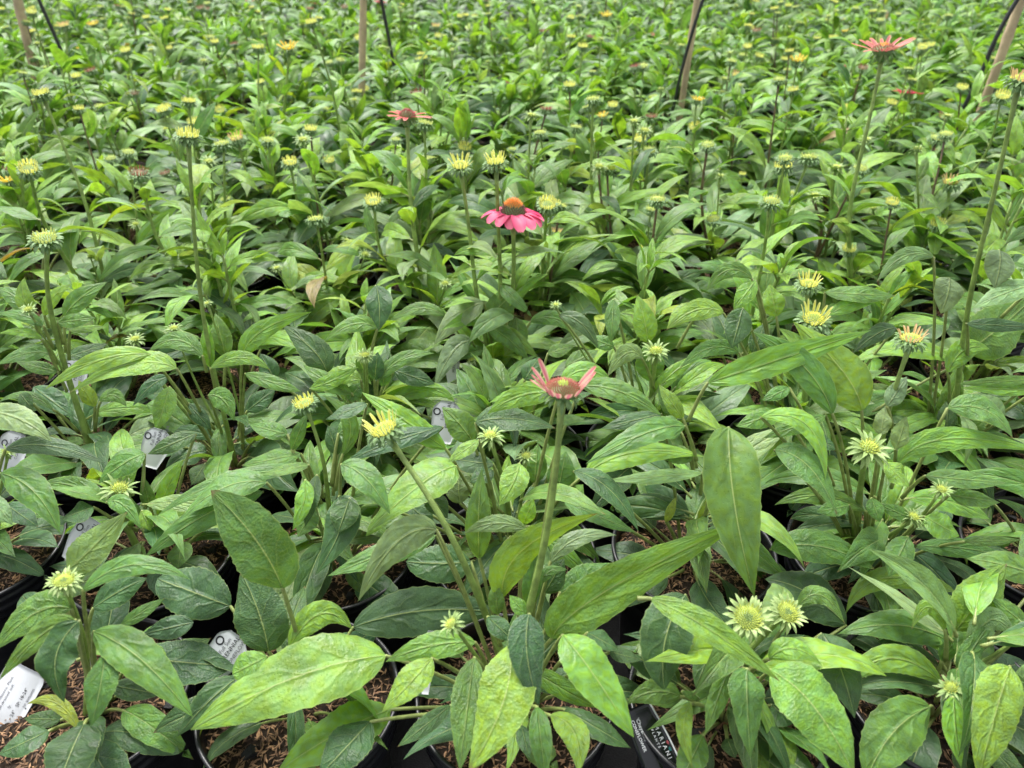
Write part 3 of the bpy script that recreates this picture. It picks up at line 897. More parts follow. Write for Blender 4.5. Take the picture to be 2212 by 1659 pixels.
H_(6, 'H', (150, 1080), None, (-30, 1000), 140, 'm', f=-.02, al=30)
H_(6, 'H', (160, 1000), None, (20, 800), 100, 'b', f=-.03, al=60)
H_(6, 'H', (60, 1600), None, (120, 1450), 60, 'y', f=.03, al=60)
H_(6, 'H', (250, 1600), None, (330, 1430), 60, 'y', f=.03, al=60)
# --- N
H_(6, 'N', (1195, 955), (1080, 720), (795, 438), 290, 'b', f=.0, al=48, a=.5, b=.95, fold=.1)
H_(6, 'N', (1025, 975), (860, 700), (560, 498), 200, 'm', f=.02, al=45)
H_(6, 'N', (610, 990), (880, 1040), (985, 1355), 130, 'b', f=.03, al=35)
H_(6, 'N', (985, 980), None, (625, 1112), 110, 'm', f=.0, al=25)
H_(6, 'N', (690, 1180), (890, 1280), (1052, 1560), 180, 'm', f=.05, al=30)
H_(6, 'N', (1215, 1535), (950, 1445), (688, 1500), 120, 'm', f=.03, al=25)
H_(6, 'N', (1400, 1265), (1700, 1115), (2260, 1200), 160, 'b', f=.02, al=30)
H_(6, 'N', (1690, 940), (1910, 950), (2068, 1115), 150, 'm', f=-.02, al=30)
H_(6, 'N', (1340, 930), None, (1455, 755), 130, 'g', f=-.01, al=45)
H_(6, 'N', (1300, 1095), None, (1330, 930), 120, 'p', f=.02, al=45, wave=.25)
H_(6, 'N', (1390, 1175), None, (1455, 985), 120, 'p', f=.02, al=45)
H_(6, 'N', (1330, 1250), None, (1470, 1400), 120, 'b', f=.04, al=30, wave=.25)
H_(6, 'N', (730, 960), None, (465, 1045), 130, 'm', f=-.04, al=20)
H_(6, 'N', (775, 820), None, (615, 895), 90, 'm', f=-.06, al=30)
H_(6, 'N', (1560, 1330), None, (2035, 1372), 120, 'm', f=.03, al=25)
H_(6, 'N', (1700, 1440), None, (1995, 1485), 110, 'm', f=.04, al=25)
H_(6, 'N', (1560, 1565), None, (1760, 1680), 160, 'b', f=.06, al=25)
H_(6, 'N', (1475, 1575), None, (1295, 1495), 90, 'm', f=.06, al=30)
H_(6, 'N', (1120, 1500), None, (930, 1540), 110, 'm', f=.04, al=20)
H_(6, 'N', (1250, 1460), None, (1300, 1600), 110, 'm', f=.04, al=30)
H_(6, 'N', (900, 1100), None, (1060, 1180), 100, 'd', f=-.02, al=20)
# --- right of the front row (C, Z)
H_(3, 'C', (-30, 640), (330, 830), (748, 1140), 190, 'b', f=.03, al=32, fold=.4, petto=(-110, 640))
H_(3, 'C', (180, 620), (60, 880), (55, 1190), 360, 'd', f=.0, al=35, a=.5, b=.75)
H_(2, 'C', (2115, 1230), (1960, 1200), (1785, 1275), 180, 'm', f=.05, al=20)
H_(3, 'C', (550, 1065), (550, 1270), (572, 1605), 230, 'm', f=.06, al=30, a=.5, b=.9)
H_(3, 'C', (430, 1090), (370, 1250), (298, 1455), 140, 'm', f=.05, al=30)
H_(3, 'C', (690, 1070), (950, 1290), (1190, 1700), 370, 'b', f=.06, al=30, a=.5, b=.8)
H_(3, 'C', (680, 1005), (830, 940), (1003, 1048), 150, 'b', f=.03, al=35)
H_(3, 'C', (1000, 850), (1110, 1060), (1195, 1360), 290, 'd', f=-.01, al=25)
H_(3, 'C', (215, 1270), (170, 1420), (225, 1660), 110, 'b', f=.06, al=25)
H_(3, 'C', (285, 1460), None, (140, 1760), 210, 'm', f=.06, al=10)
H_(3, 'C', (765, 1420), None, (828, 1660), 110, 'b', f=.05, al=10)
H_(3, 'C', (430, 1480), None, (480, 1600), 110, 'd', f=.05, al=10)
H_(3, 'C', (640, 1560), None, (620, 1720), 120, 'b', f=.06, al=10)
H_(3, 'C', (330, 950), None, (240, 1180), 150, 'd', f=.0, al=30)
H_(3, 'C', (700, 1280), None, (830, 1390), 200, 'd', f=.03, al=15)
H_(3, 'C', (160, 1200), None, (270, 1250), 50, 'm', f=.05, al=30)
H_(3, 'C', (1145, 800), (900, 600), (655, 525), 270, 'd', f=-.08, al=35)
H_(3, 'C', (850, 700), (990, 620), (1140, 800), 120, 'm', f=-.03, al=35, wave=.25)
H_(3, 'N', (690, 345), (1000, 330), (1320, 470), 220, 'm', f=.07, al=28)
H_(3, 'Z', (1765, 900), (1450, 800), (1095, 855), 220, 'm', f=-.02, al=25)
H_(3, 'N', (1800, 600), (1370, 520), (1142, 732), 160, 'b', f=.09, al=30)
H_(3, 'N', (1500, 480), None, (1000, 590), 60, 'b', f=.08, al=30) if False else None
H_(3, 'Z', (1720, 1150), (1400, 1000), (1107, 1198), 200, 'b', f=.02, al=32)
H_(3, 'Z', (1650, 1290), (1430, 1440), (1270, 1720), 390, 'm', f=.05, al=32, a=.5, b=.65)
H_(3, 'Z', (2130, 1050), (2040, 1330), (1940, 1720), 350, 'b', f=.05, al=35, a=.5, b=.8)
H_(3, 'Z', (1790, 1235), (1800, 1430), (1835, 1660), 160, 'b', f=.06, al=30)
H_(3, 'Z', (1800, 835), (1950, 640), (2110, 430), 330, 'b', f=-.03, al=50)
H_(3, 'Z', (1890, 990), (2010, 770), (2180, 900), 190, 'p', f=.0, al=50)
H_(3, 'Z', (1830, 1080), (1900, 950), (2030, 760), 160, 'm', f=.01, al=50)
H_(3, 'Z', (1740, 835), (1640, 690), (1535, 830), 120, 'b', f=.0, al=40)
H_(3, 'N', (1515, 270), None, (1400, 510), 200, 'm', f=.08, al=35)
H_(3, 'Z', (2330, 520), (2100, 440), (1865, 402), 180, 'm', f=-.08, al=30)
H_(3, 'Z', (2250, 820), None, (2010, 630), 120, 'm', f=-.02, al=40)
H_(3, 'Z', (2050, 1290), None, (2250, 1600), 220, 'm', f=.02, al=25)
H_(3, 'Z', (2150, 1200), None, (2280, 1000), 120, 'p', f=.02, al=40)
H_(3, 'Z', (1850, 1550), None, (1880, 1720), 180, 'd', f=.03, al=15)
H_(3, 'Z', (1720, 1020), None, (1800, 870), 110, 'm', f=.0, al=50)
H_(3, 'Z', (1600, 940), None, (1330, 900), 150, 'd', f=-.05, al=20)
H_(3, 'Z', (2000, 700), None, (2212, 780), 200, 'd', f=-.06, al=25)
H_(3, 'N', (1850, 300), None, (2200, 290), 70, 'm', f=.07, al=25)
H_(3, 'O', (1560, 330), (1850, 340), (2120, 400), 130, 'm', f=.05, al=25)
H_(3, 'O', (1980, 350), None, (2240, 190), 110, 'm', f=.0, al=30)
H_(3, 'O', (2020, 60), None, (1740, 20), 110, 'b', f=-.02, al=30)
# --- third row, left (S1, S2)
H_(4, 'S2', (900, 405), (600, 440), (268, 615), 135, 'b', f=.04, al=28)
H_(4, 'S2', (1060, 490), (780, 465), (408, 642), 135, 'b', f=.05, al=28)
H_(4, 'S2', (1450, 435), (1570, 265), (1872, 150), 140, 'b', f=.0, al=50)
H_(4, 'S2', (1262, 490), (1450, 425), (1622, 502), 100, 'b', f=.02, al=35)
H_(4, 'S2', (1015, 600), (980, 730), (932, 872), 150, 'b', f=.05, al=40)
H_(4, 'S2', (1250, 650), (1340, 680), (1405, 805), 150, 'm', f=.05, al=40)
H_(4, 'S2', (1215, 415), (1060, 320), (888, 392), 125, 'm', f=.01, al=35)
H_(4, 'S2', (1262, 485), (1240, 340), (1240, 195), 95, 'b', f=.0, al=65)
H_(4, 'S2', (1355, 425), None, (1290, 155), 140, 'm', f=-.02, al=55)
H_(4, 'S2', (1470, 520), None, (1810, 630), 100, 'm', f=.0, al=30)
H_(4, 'S2', (1010, 540), (900, 600), (797, 715), 100, 'k', f=.03, al=35)
H_(4, 'S2', (1240, 985), (1110, 1010), (985, 1115), 140, 'd', f=.03, al=20)
H_(4, 'S2', (1230, 1060), None, (1148, 1190), 120, 'd', f=.05, al=20)
H_(4, 'S2', (1390, 985), None, (1590, 915), 110, 'd', f=.0, al=25)
H_(4, 'S2', (1440, 785), None, (1805, 765), 90, 'm', f=-.02, al=30)
H_(4, 'S2', (1480, 745), None, (1655, 610), 130, 'd', f=-.02, al=35)
H_(4, 'S2', (1130, 700), None, (1270, 860), 110, 'd', f=.02, al=40)
H_(4, 'S2', (1010, 640), None, (850, 640), 90, 'd', f=-.02, al=30)
H_(4, 'S2', (1900, 515), (1850, 360), (1685, 225), 190, 'd', f=-.05, al=45) if False else None
H_(4, 'S3', (1960, 515), (1880, 380), (1688, 225), 200, 'd', f=.0, al=45)
H_(4, 'S3', (2110, 640), (1950, 560), (1820, 470), 120, 'm', f=.03, al=40)
H_(4, 'S3', (1860, 610), (2000, 560), (2150, 480), 100, 'b', f=.04, al=40)
H_(4, 'S3', (2070, 700), None, (2190, 570), 120, 'm', f=.02, al=40)
H_(4, 'S3', (1650, 560), None, (1560, 400), 140, 'd', f=.0, al=45)
H_(4, 'S1', (295, 400), (150, 400), (-20, 470), 105, 'm', f=.02, al=30)
H_(4, 'S1', (345, 510), None, (95, 450), 90, 'm', f=.02, al=35)
H_(4, 'S1', (265, 175), (320, 60), (430, -15), 95, 'b', f=.0, al=55)
H_(4, 'S1', (385, 180), (480, 70), (645, -30), 140, 'm', f=-.03, al=40)
H_(4, 'S1', (345, 215), None, (575, 185), 95, 'm', f=.0, al=35)
H_(4, 'S1', (420, 262), None, (645, 240), 50, 'b', f=.0, al=35)
H_(4, 'S1', (260, 235), (130, 170), (-20, 165), 80, 'm', f=.02, al=40)
H_(4, 'S1', (250, 315), (130, 270), (-20, 285), 60, 'b', f=.03, al=35)
H_(4, 'S1', (200, 150), (140, 60), (150, -60), 120, 'b', f=.0, al=60)
H_(4, 'S1', (190, 170), (90, 60), (-20, 10), 130, 'm', f=.0, al=45)
H_(4, 'S1', (600, 690), (680, 650), (760, 722), 95, 'm', f=.0, al=35)
H_(4, 'S1', (570, 720), None, (470, 560), 110, 'y', f=.0, al=60)
H_(4, 'S1', (200, 600), None, (440, 780), 170, 'd', f=-.02, al=30)
H_(4, 'S1', (320, 740), (150, 650), (-20, 700), 60, 'm', f=.04, al=35)
H_(4, 'S1', (120, 640), None, (200, 740), 100, 'd', f=.03, al=40)
H_(4, 'S1', (380, 1000), None, (280, 860), 90, 'm', f=.0, al=30)
H_(4, 'S1', (640, 1040), (690, 970), (780, 960), 110, 'd', f=.04, al=20)
H_(4, 'S1', (500, 940), None, (400, 900), 60, 'm', f=.04, al=15)
H_(4, 'S1', (440, 1000), None, (330, 940), 90, 'd', f=.04, al=15)
H_(4, 'S1', (380, 430), None, (650, 340), 90, 'd', f=-.04, al=30)
# --- behind the centre (T4 tall plant) and its neighbours
H_(5, 'T4', (935, 95), (790, 170), (636, 355), 170, 'g', f=.02, al=40)
H_(5, 'T4', (975, 215), (1060, 90), (1250, -20), 170, 'm', f=.01, al=50)
H_(5, 'T4', (865, 325), (750, 390), (638, 615), 150, 'g', f=.03, al=40)
H_(5, 'T4', (955, 245), (1080, 310), (1215, 455), 115, 'm', f=.03, al=40)
H_(5, 'T4', (855, 515), (850, 640), (848, 790), 125, 'b', f=.04, al=45)
H_(5, 'T4', (1130, 185), (1140, 300), (1150, 425), 145, 'm', f=.0, al=45)
H_(5, 'T4', (705, 175), (540, 130), (365, 218), 85, 'm', f=.0, al=35)
H_(5, 'T4', (1215, 210), (1370, 190), (1512, 302), 105, 'm', f=.0, al=35)
H_(5, 'T4', (1060, 490), None, (1080, 660), 110, 'd', f=.02, al=45)
H_(5, 'T4', (860, 420), (700, 400), (580, 530), 60, 'd', f=.0, al=45)
H_(5, 'T4', (1080, 400), None, (1200, 540), 120, 'm', f=.0, al=45)
H_(5, 'S5', (1390, 170), (1520, 220), (1625, 375), 110, 'k', f=-.02, al=35)
H_(5, 'S3', (290, -10), (310, 120), (305, 265), 180, 'd', f=-.03, al=45)
H_(5, 'S3', (300, 250), (150, 225), (-20, 330), 110, 'm', f=.0, al=30)
H_(5, 'S3', (300, 565), (450, 430), (642, 400), 95, 'm', f=.0, al=40)
H_(5, 'S3', (400, 500), None, (645, 585), 130, 'd', f=-.02, al=30)
H_(5, 'S4', (375, 690), (600, 615), (765, 692), 110, 'b', f=.0, al=35)
H_(5, 'S3', (200, 560), (70, 530), (-40, 600), 120, 'b', f=.02, al=35)
H_(5, 'S3', (280, 560), None, (300, 390), 120, 'd', f=.0, al=60)
H_(5, 'S3', (330, 600), None, (350, 430), 100, 'm', f=.0, al=60)
H_(5, 'S3', (120, 680), None, (210, 570), 100, 'm', f=.03, al=40)
H_(5, 'S5', (1885, 430), (1790, 400), (1675, 545), 125, 'p', f=.02, al=40)
H_(5, 'S5', (1715, 75), None, (1700, 335), 105, 'm', f=.0, al=45)
H_(5, 'S5', (1920, 335), (1900, 200), (1855, 45), 160, 'b', f=-.02, al=55)
H_(5, 'S5', (1935, 565), None, (1930, 320), 190, 'm', f=-.01, al=55)
H_(5, 'S5', (1425, 475), None, (1625, 380), 120, 'm', f=-.02, al=35)
H_(5, 'S5', (1960, 640), (2080, 510), (2260, 400), 100, 'b', f=.0, al=45)
H_(5, 'S5', (2215, 175), (2130, 150), (2035, 258), 110, 'b', f=.0, al=35)
H_(5, 'S5', (2095, 785), None, (1985, 590), 115, 'm', f=.04, al=50)
H_(5, 'S5', (1720, 360), None, (1560, 300), 100, 'm', f=.0, al=35)
H_(5, 'S4', (1320, 400), None, (1480, 350), 90, 'm', f=.0, al=35)
H_(5, 'S4', (1180, 560), None, (1270, 420), 130, 'd', f=.0, al=45)
# --- right, third row (S6, S7) and tall plant
H_(6, 'S6', (1780, 672), (1430, 590), (1128, 685), 115, 'b', f=.0, al=30)
H_(6, 'S6', (1395, 475), (1280, 510), (1138, 625), 115, 'k', f=.0, al=35)
H_(6, 'S7', (1690, 735), (1790, 600), (1935, 598), 150, 'b', f=.02, al=45)
H_(6, 'S7', (1800, 610), (1980, 480), (2220, 270), 330, 'm', f=-.02, al=45)
H_(6, 'S7', (1700, 185), (1690, 280), (1650, 392), 195, 'g', f=.0, al=50, a=.4, b=.8)
H_(6, 'S7', (1990, 25), (1990, 120), (1960, 245), 210, 'g', f=.0, al=50, a=.4, b=.8)
H_(6, 'S7', (2230, 215), (2030, 270), (1835, 365), 140, 'p', f=.02, al=35)
H_(6, 'S7', (1610, 65), (1440, 60), (1278, 212), 105, 'g', f=.0, al=40)
H_(6, 'S7', (2210, 770), None, (1740, 800), 70, 'm', f=.03, al=30)
H_(6, 'S7', (2210, 835), None, (1765, 822), 80, 'b', f=.04, al=30)
H_(6, 'S7', (2010, 1010), None, (1865, 845), 160, 'g', f=.05, al=40)
H_(6, 'S7', (1685, 1095), None, (1690, 890), 140, 'd', f=.04, al=40)
H_(6, 'S7', (1800, 450), None, (2200, 470), 90, 'k', f=.02, al=40)
H_(6, 'S6', (395, 390), (240, 370), (62, 488), 140, 'b', f=.0, al=35)
H_(6, 'S6', (485, 620), (320, 590), (138, 712), 110, 'm', f=.02, al=35)
H_(6, 'S6', (505, 360), None, (440, 595), 180, 'd', f=.0, al=40)
H_(6, 'S6', (700, 410), None, (660, 220), 150, 'b', f=-.02, al=55)
H_(6, 'S6', (580, 200), None, (450, 370), 120, 'b', f=.0, al=45)
H_(6, 'S6', (560, 190), (420, 140), (290, 270), 110, 'm', f=.0, al=40)
H_(6, 'S6', (980, 270), (1200, 280), (1390, 290), 110, 'm', f=-.02, al=35)
H_(6, 'S6', (1000, 400), (1180, 320), (1380, 285), 100, 'b', f=.0, al=40)
H_(6, 'S6', (560, 620), None, (640, 440), 120, 'd', f=.0, al=50)

# ------------------------------------------------------------------ flower heads: (x, y, width, kind, way points, plant, y-offset towards the camera)
HL = []
def FH(r, x, y, d, kind, wp=None, plant=None, f=0.0, tilt=0, brown=False, az=None):
    s = REG[r][0]
    q = rp(r, (x, y))
    HL.append((q[0], q[1], d * s, kind, [rp(r, w) for w in (wp or [])], plant, f, tilt, brown, az))
FH(1, 350, 470, 205, 'rosette', None, 'D', .02, 10)
FH(4, 720, 1195, 245, 'star', None, 'F', .0, 12)
FH(4, 180, 130, 115, 'star', None, 'S1', .02)
FH(4, 820, 310, 135, 'star', None, 'S2', -.02)
FH(4, 1050, 245, 115, 'star', None, 'S2', -.03)
FH(4, 1250, 95, 70, 'star', None, 'S2', -.03)
FH(4, 1840, 690, 175, 'bud', [(1920, 990)], 'G', -.03)
FH(4, 45, 985, 130, 'star', None, 'E', .0)
FH(4, 2180, 405, 115, 'star', None, 'S3', .0)
FH(5, 365, 840, 265, 'yel', [(560, 1180), (750, 1470)], 'B', -.09, 8, az=230)
FH(5, 1405, 595, 375, 'pink', [(1390, 850), (1320, 1390)], 'B', -.05, 6, az=270)
FH(5, 980, 885, 205, 'star', [(1010, 1060)], 'M', .0)
FH(5, 1190, 1005, 140, 'star', None, 'M', .0)
FH(5, 1970, 375, 200, 'star', [(1950, 660)], 'S5', .0)
FH(5, 232, 405, 130, 'star', [(235, 620)], 'S3', .02)
FH(5, 930, 195, 105, 'star', None, 'T4', .02)
FH(5, 870, 435, 90, 'star', None, 'T4', .03)
FH(5, 1370, 105, 85, 'star', None, 'S5', -.03)
FH(2, 765, 770, 190, 'star', [(890, 985)], 'B', .05, 25, az=180)
FH(3, 545, 705, 310, 'rosette', None, 'C', .01, 22, az=250)
FH(3, 765, 685, 260, 'rosette', None, 'C', -.01, 18, az=280)
FH(3, 1775, 1150, 190, 'star', None, 'Z', .04, 15)
FH(3, 1530, 140, 165, 'star', None, 'N', .06, 10)
FH(3, 2210, 820, 160, 'star', None, 'Z', .0, 10)
FH(6, 880, 215, 170, 'yel', None, 'S6', -.02)
FH(6, 905, 410, 215, 'yel', None, 'S6', .02)
FH(6, 1470, 530, 210, 'peach', [(1340, 930)], 'N', -.03)
FH(6, 1215, 1140, 285, 'star', [(1205, 1400)], 'N', .05)
FH(6, 1640, 1395, 150, 'star', None, 'N', .06)
FH(6, 30, 595, 175, 'star', None, 'S5', .0) if False else None
# upper half
for e in [(95, 203, 50, 'bud', [(180, 430)]), (65, 362, 56, 'bud', [(78, 480)]), (102, 512, 78, 'green', [(98, 625)], 'S1', .0),
          (407, 293, 66, 'bud', [(425, 560), (440, 700)], 'S2', -.02), (302, 373, 52, 'brown', [(335, 540)]), (360, 374, 33, 'brown', [(395, 440)]),
          (515, 298, 46, 'peach', [(540, 435)]), (362, 233, 36, 'bud'), (476, 237, 31, 'bud'), (385, 147, 21, 'bud'), (200, 152, 33, 'brown'),
          (558, 104, 36, 'bud', [(560, 250)]), (625, 103, 46, 'gold'), (675, 49, 36, 'bud', [(715, 190)]), (880, 250, 104, 'flat', [(885, 450)]),
          (995, 356, 60, 'yel', [(1008, 470), (1020, 640)], 'T4', -.02), (1072, 350, 62, 'yel', [(1070, 470), (1064, 860)], 'T4', .0),
          (628, 350, 43, 'bud', [(655, 465)]), (712, 346, 33, 'bud'), (808, 433, 50, 'bud', [(815, 560)]), (845, 367, 31, 'green', [(865, 460)]),
          (702, 234, 26, 'green'), (582, 404, 31, 'green'), (490, 430, 35, 'green'), (845, 527, 29, 'green'), (788, 548, 36, 'star'), (748, 519, 29, 'star'),
          (600, 578, 31, 'star'), (962, 610, 36, 'star'), (295, 483, 33, 'star'), (197, 554, 27, 'star'), (318, 38, 23, 'bud'), (205, 53, 29, 'gold'),
          (142, 56, 36, 'peach'), (70, 26, 30, 'bud'), (260, 56, 20, 'bud'), (365, 43, 18, 'bud'), (17, 89, 40, 'spread'), (165, 106, 21, 'gold'),
          (210, 122, 20, 'bud'), (328, 100, 18, 'bud'), (820, 5, 34, 'magenta'), (745, 15, 21, 'brown'), (942, 57, 26, 'peach'), (947, 78, 22, 'bud'),
          (927, 98, 19, 'bud'), (1025, 36, 18, 'bud'), (900, 201, 36, 'brown'), (837, 186, 23, 'brown'), (790, 192, 24, 'bud'), (767, 179, 21, 'bud'),
          (435, 17, 24, 'brown'), (542, 3, 26, 'magenta'), (1103, 179, 31, 'brown'), (1106, 322, 26, 'green'),
          (1903, 106, 122, 'spread', [(1880, 250), (1821, 475)], None, 0), (2198, 172, 78, 'peach', [(2150, 400), (2081, 655)], 'S7', -.02),
          (1956, 201, 64, 'magenta'), (2161, 207, 42, 'bud', [(2150, 330)]), (2158, 184, 30, 'bud'), (1281, 214, 44, 'green', [(1281, 440)]), (1323, 227, 31, 'bud'),
          (1528, 312, 43, 'green', [(1508, 430)], None, 0, 0, True), (1663, 433, 57, 'green', [(1656, 545)]), (1758, 422, 46, 'star', [(1780, 500)], None, 0, 0, True),
          (1708, 417, 35, 'star'), (1541, 472, 42, 'green'), (1396, 535, 39, 'bud', [(1392, 625)], None, 0, 0, True), (1831, 538, 41, 'bud', [(1831, 600)]),
          (2051, 393, 52, 'peach', [(2046, 475)]), (2023, 482, 44, 'bud'), (2041, 289, 41, 'green', [(2025, 370)], None, 0, 0, True), (2033, 252, 33, 'peach'),
          (1826, 234, 31, 'bud'), (1923, 222, 31, 'bud'), (1996, 301, 21, 'green'), (1886, 449, 36, 'star'), (1181, 439, 54, 'bud', [(1176, 505)]),
          (1203, 502, 42, 'peach', [(1185, 560)]), (1108, 456, 138, 'open', [(1108, 545)], None, 0), (1113, 597, 31, 'star'), (1603, 376, 21, 'bud'),
          (1406, 253, 36, 'brown'), (1591, 162, 33, 'peach'), (1638, 121, 26, 'bud'), (1721, 131, 42, 'gold'), (1701, 151, 27, 'green'), (1826, 146, 26, 'spread'),
          (1633, 66, 27, 'brown'), (1416, 79, 44, 'spread'), (1311, 34, 31, 'gold'), (1331, 101, 26, 'peach'), (1258, 101, 31, 'bud', [(1252, 185)]),
          (1233, 81, 26, 'bud'), (1271, 79, 25, 'brown'), (1168, 113, 25, 'bud'), (1176, 68, 26, 'brown'), (1233, 38, 21, 'bud'), (1466, 81, 20, 'bud'),
          (1521, 104, 19, 'bud'), (2158, 81, 21, 'bud'), (1996, 46, 19, 'bud'), (1531, 213, 21, 'green'), (1968, 281, 19, 'green'), (1856, 373, 21, 'green'),
          (2086, 366, 36, 'star')]:
    FH(0, *e)

rh = random.Random(21)
used_kinds = {}
REAL = dict(bud=.040, green=.038, star=.042, rosette=.042, yel=.046, gold=.055, peach=.048, pink=.062, spread=.095, flat=.085, magenta=.08, open=.095, brown=.042)
def nearest(x, y):
    return min(INDIV, key=lambda p: (p.x - x) ** 2 + (p.y - y) ** 2)
def place_head(p, H, kind, width, var, tiltv, near, brown=False, wpts=None):
    """stem from the soil to the head, and the head on it"""
    O = np.array([p.x, p.y, 0.0])
    base = np.array([p.x + rh.uniform(-.02, .02), p.y + rh.uniform(-.02, .02), SOIL_Z])
    wp = wpts or []
    pts = [H] + wp
    low = pts[-1]
    path = []
    if wp:
        k = np.array([base] + pts[::-1])
        seg = np.concatenate([[0], np.cumsum(np.linalg.norm(np.diff(k, axis=0), axis=1))])
        tt = np.linspace(0, seg[-1], 16)
        path = np.stack([np.interp(tt, seg, k[:, q]) for q in range(3)], -1)
        for _ in range(6): path[1:-1] = .5 * path[1:-1] + .25 * (path[:-2] + path[2:])
    else:
        c = np.array([base[0] * .35 + H[0] * .65, base[1] * .35 + H[1] * .65, base[2] + (H[2] - base[2]) * .55])
        path = bez(base, c, H, 14)
    n = len(path)
    wob = np.sin(np.linspace(0, 3.14, n))[:, None] * np.array([rh.uniform(-.006, .006), rh.uniform(-.006, .006), 0])
    path = path + wob
    tlen = min(1.0, max(.5, width / .05)) * (1 if near else .8) * (.85 if kind == 'pink' else 1)
    rad = np.linspace(.0054, .0028, n) * tlen
    rad[-2:] = [.0032 * tlen, .0046 * tlen]
    V, F = tube(path - O, rad, 8)
    mb = MB(); mb.add(V, F)
    link('stem', mb.mesh('stem', [STEM_BROWN if brown else STEM]), p.root)
    T = norm(path[-1] - path[-3])
    ax = Vector(norm(np.array([T[0] * .45, T[1] * .3, 1.0]))) + Vector(tiltv)
    q = Vector((0, 0, 1)).rotation_difference(ax.normalized())
    spin = rh.uniform(0, 6.28)
    eul = (q @ Matrix.Rotation(0 if kind == 'pink' else spin, 3, 'Z').to_quaternion()).to_euler()
    loc = path[-1] - O
    if near:
        disc, cal, pets = near_head(kind, var)
        hd = link('flower_head', disc, p.root, loc=loc, rot=eul, scl=width)
        link('calyx', cal, hd)
        for me, a, r0, z in pets:
            link('petal', me, hd, loc=(r0 * math.cos(a), r0 * math.sin(a), z), rot=(0, 0, a))
    else:
        hd = link('flower_head', far_head(kind, var), p.root, loc=loc, rot=eul, scl=width)
    p.heads.append((kind, H, path))
    return path

for (x, y, d, kind, wp, plant, f, tilt, brown, az) in HL:
    y2 = y + d * .24
    if plant:
        p = KEY[plant]
        Hh = at_y(x, y2, p.y - f)
        if Hh[2] < .2: Hh = at_z(x, y2, .2)
    else:
        dep = REAL[kind] * FPX / d
        Hh = at_depth(x, y2, dep)
        if Hh[2] < .31: Hh = at_z(x, y2, .31)
        if Hh[2] > .66: Hh = at_z(x, y2, .66)
        if not (Hh[1] < 6): continue
        lo = at_y(wp[-1][0], wp[-1][1], Hh[1]) if wp else Hh
        p = nearest(lo[0], lo[1])
    dep = project(Hh)[1]
    width = d * float(dep) / FPX
    wpts = [at_y(wx, wy, Hh[1] + (p.y - Hh[1]) * (i + 1) / (len(wp) + 1)) for i, (wx, wy) in enumerate(wp)]
    wpts = [w for w in wpts if w[2] > SOIL_Z + .02]
    t = R_(tilt)
    a_ = R_(az if az is not None else rh.uniform(0, 360))
    tv = (math.tan(t) * math.cos(a_), math.tan(t) * math.sin(a_), 0) if tilt else (rh.uniform(-.15, .15), rh.uniform(-.2, .1), 0)
    place_head(p, Hh, kind, width, rh.randrange(3), tv, d > 42, brown, wpts)

# ------------------------------------------------------------------ leaves of all other plants
rl = random.Random(5)
def random_leaf(p, org, az, el, length, basal, tn, wscale=1.0):
    root, near = p.root, p.near
    if p.row > 3: length *= 1.12
    me = rl.choice(BASAL_LEAVES if basal else STEM_LEAVES)[0 if near else 1]
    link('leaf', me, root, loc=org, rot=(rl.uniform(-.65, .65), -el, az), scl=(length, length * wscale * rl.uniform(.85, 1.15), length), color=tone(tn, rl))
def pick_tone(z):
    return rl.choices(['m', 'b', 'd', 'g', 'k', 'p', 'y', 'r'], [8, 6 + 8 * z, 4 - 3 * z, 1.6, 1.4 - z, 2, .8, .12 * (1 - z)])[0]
def stem_path(x0, y0, x1, y1, z1, n=8):
    return bez(np.array([x0, y0, SOIL_Z]), np.array([x0 * .6 + x1 * .4, y0 * .6 + y1 * .4, SOIL_Z + (z1 - SOIL_Z) * .6]), np.array([x1, y1, z1]), n)

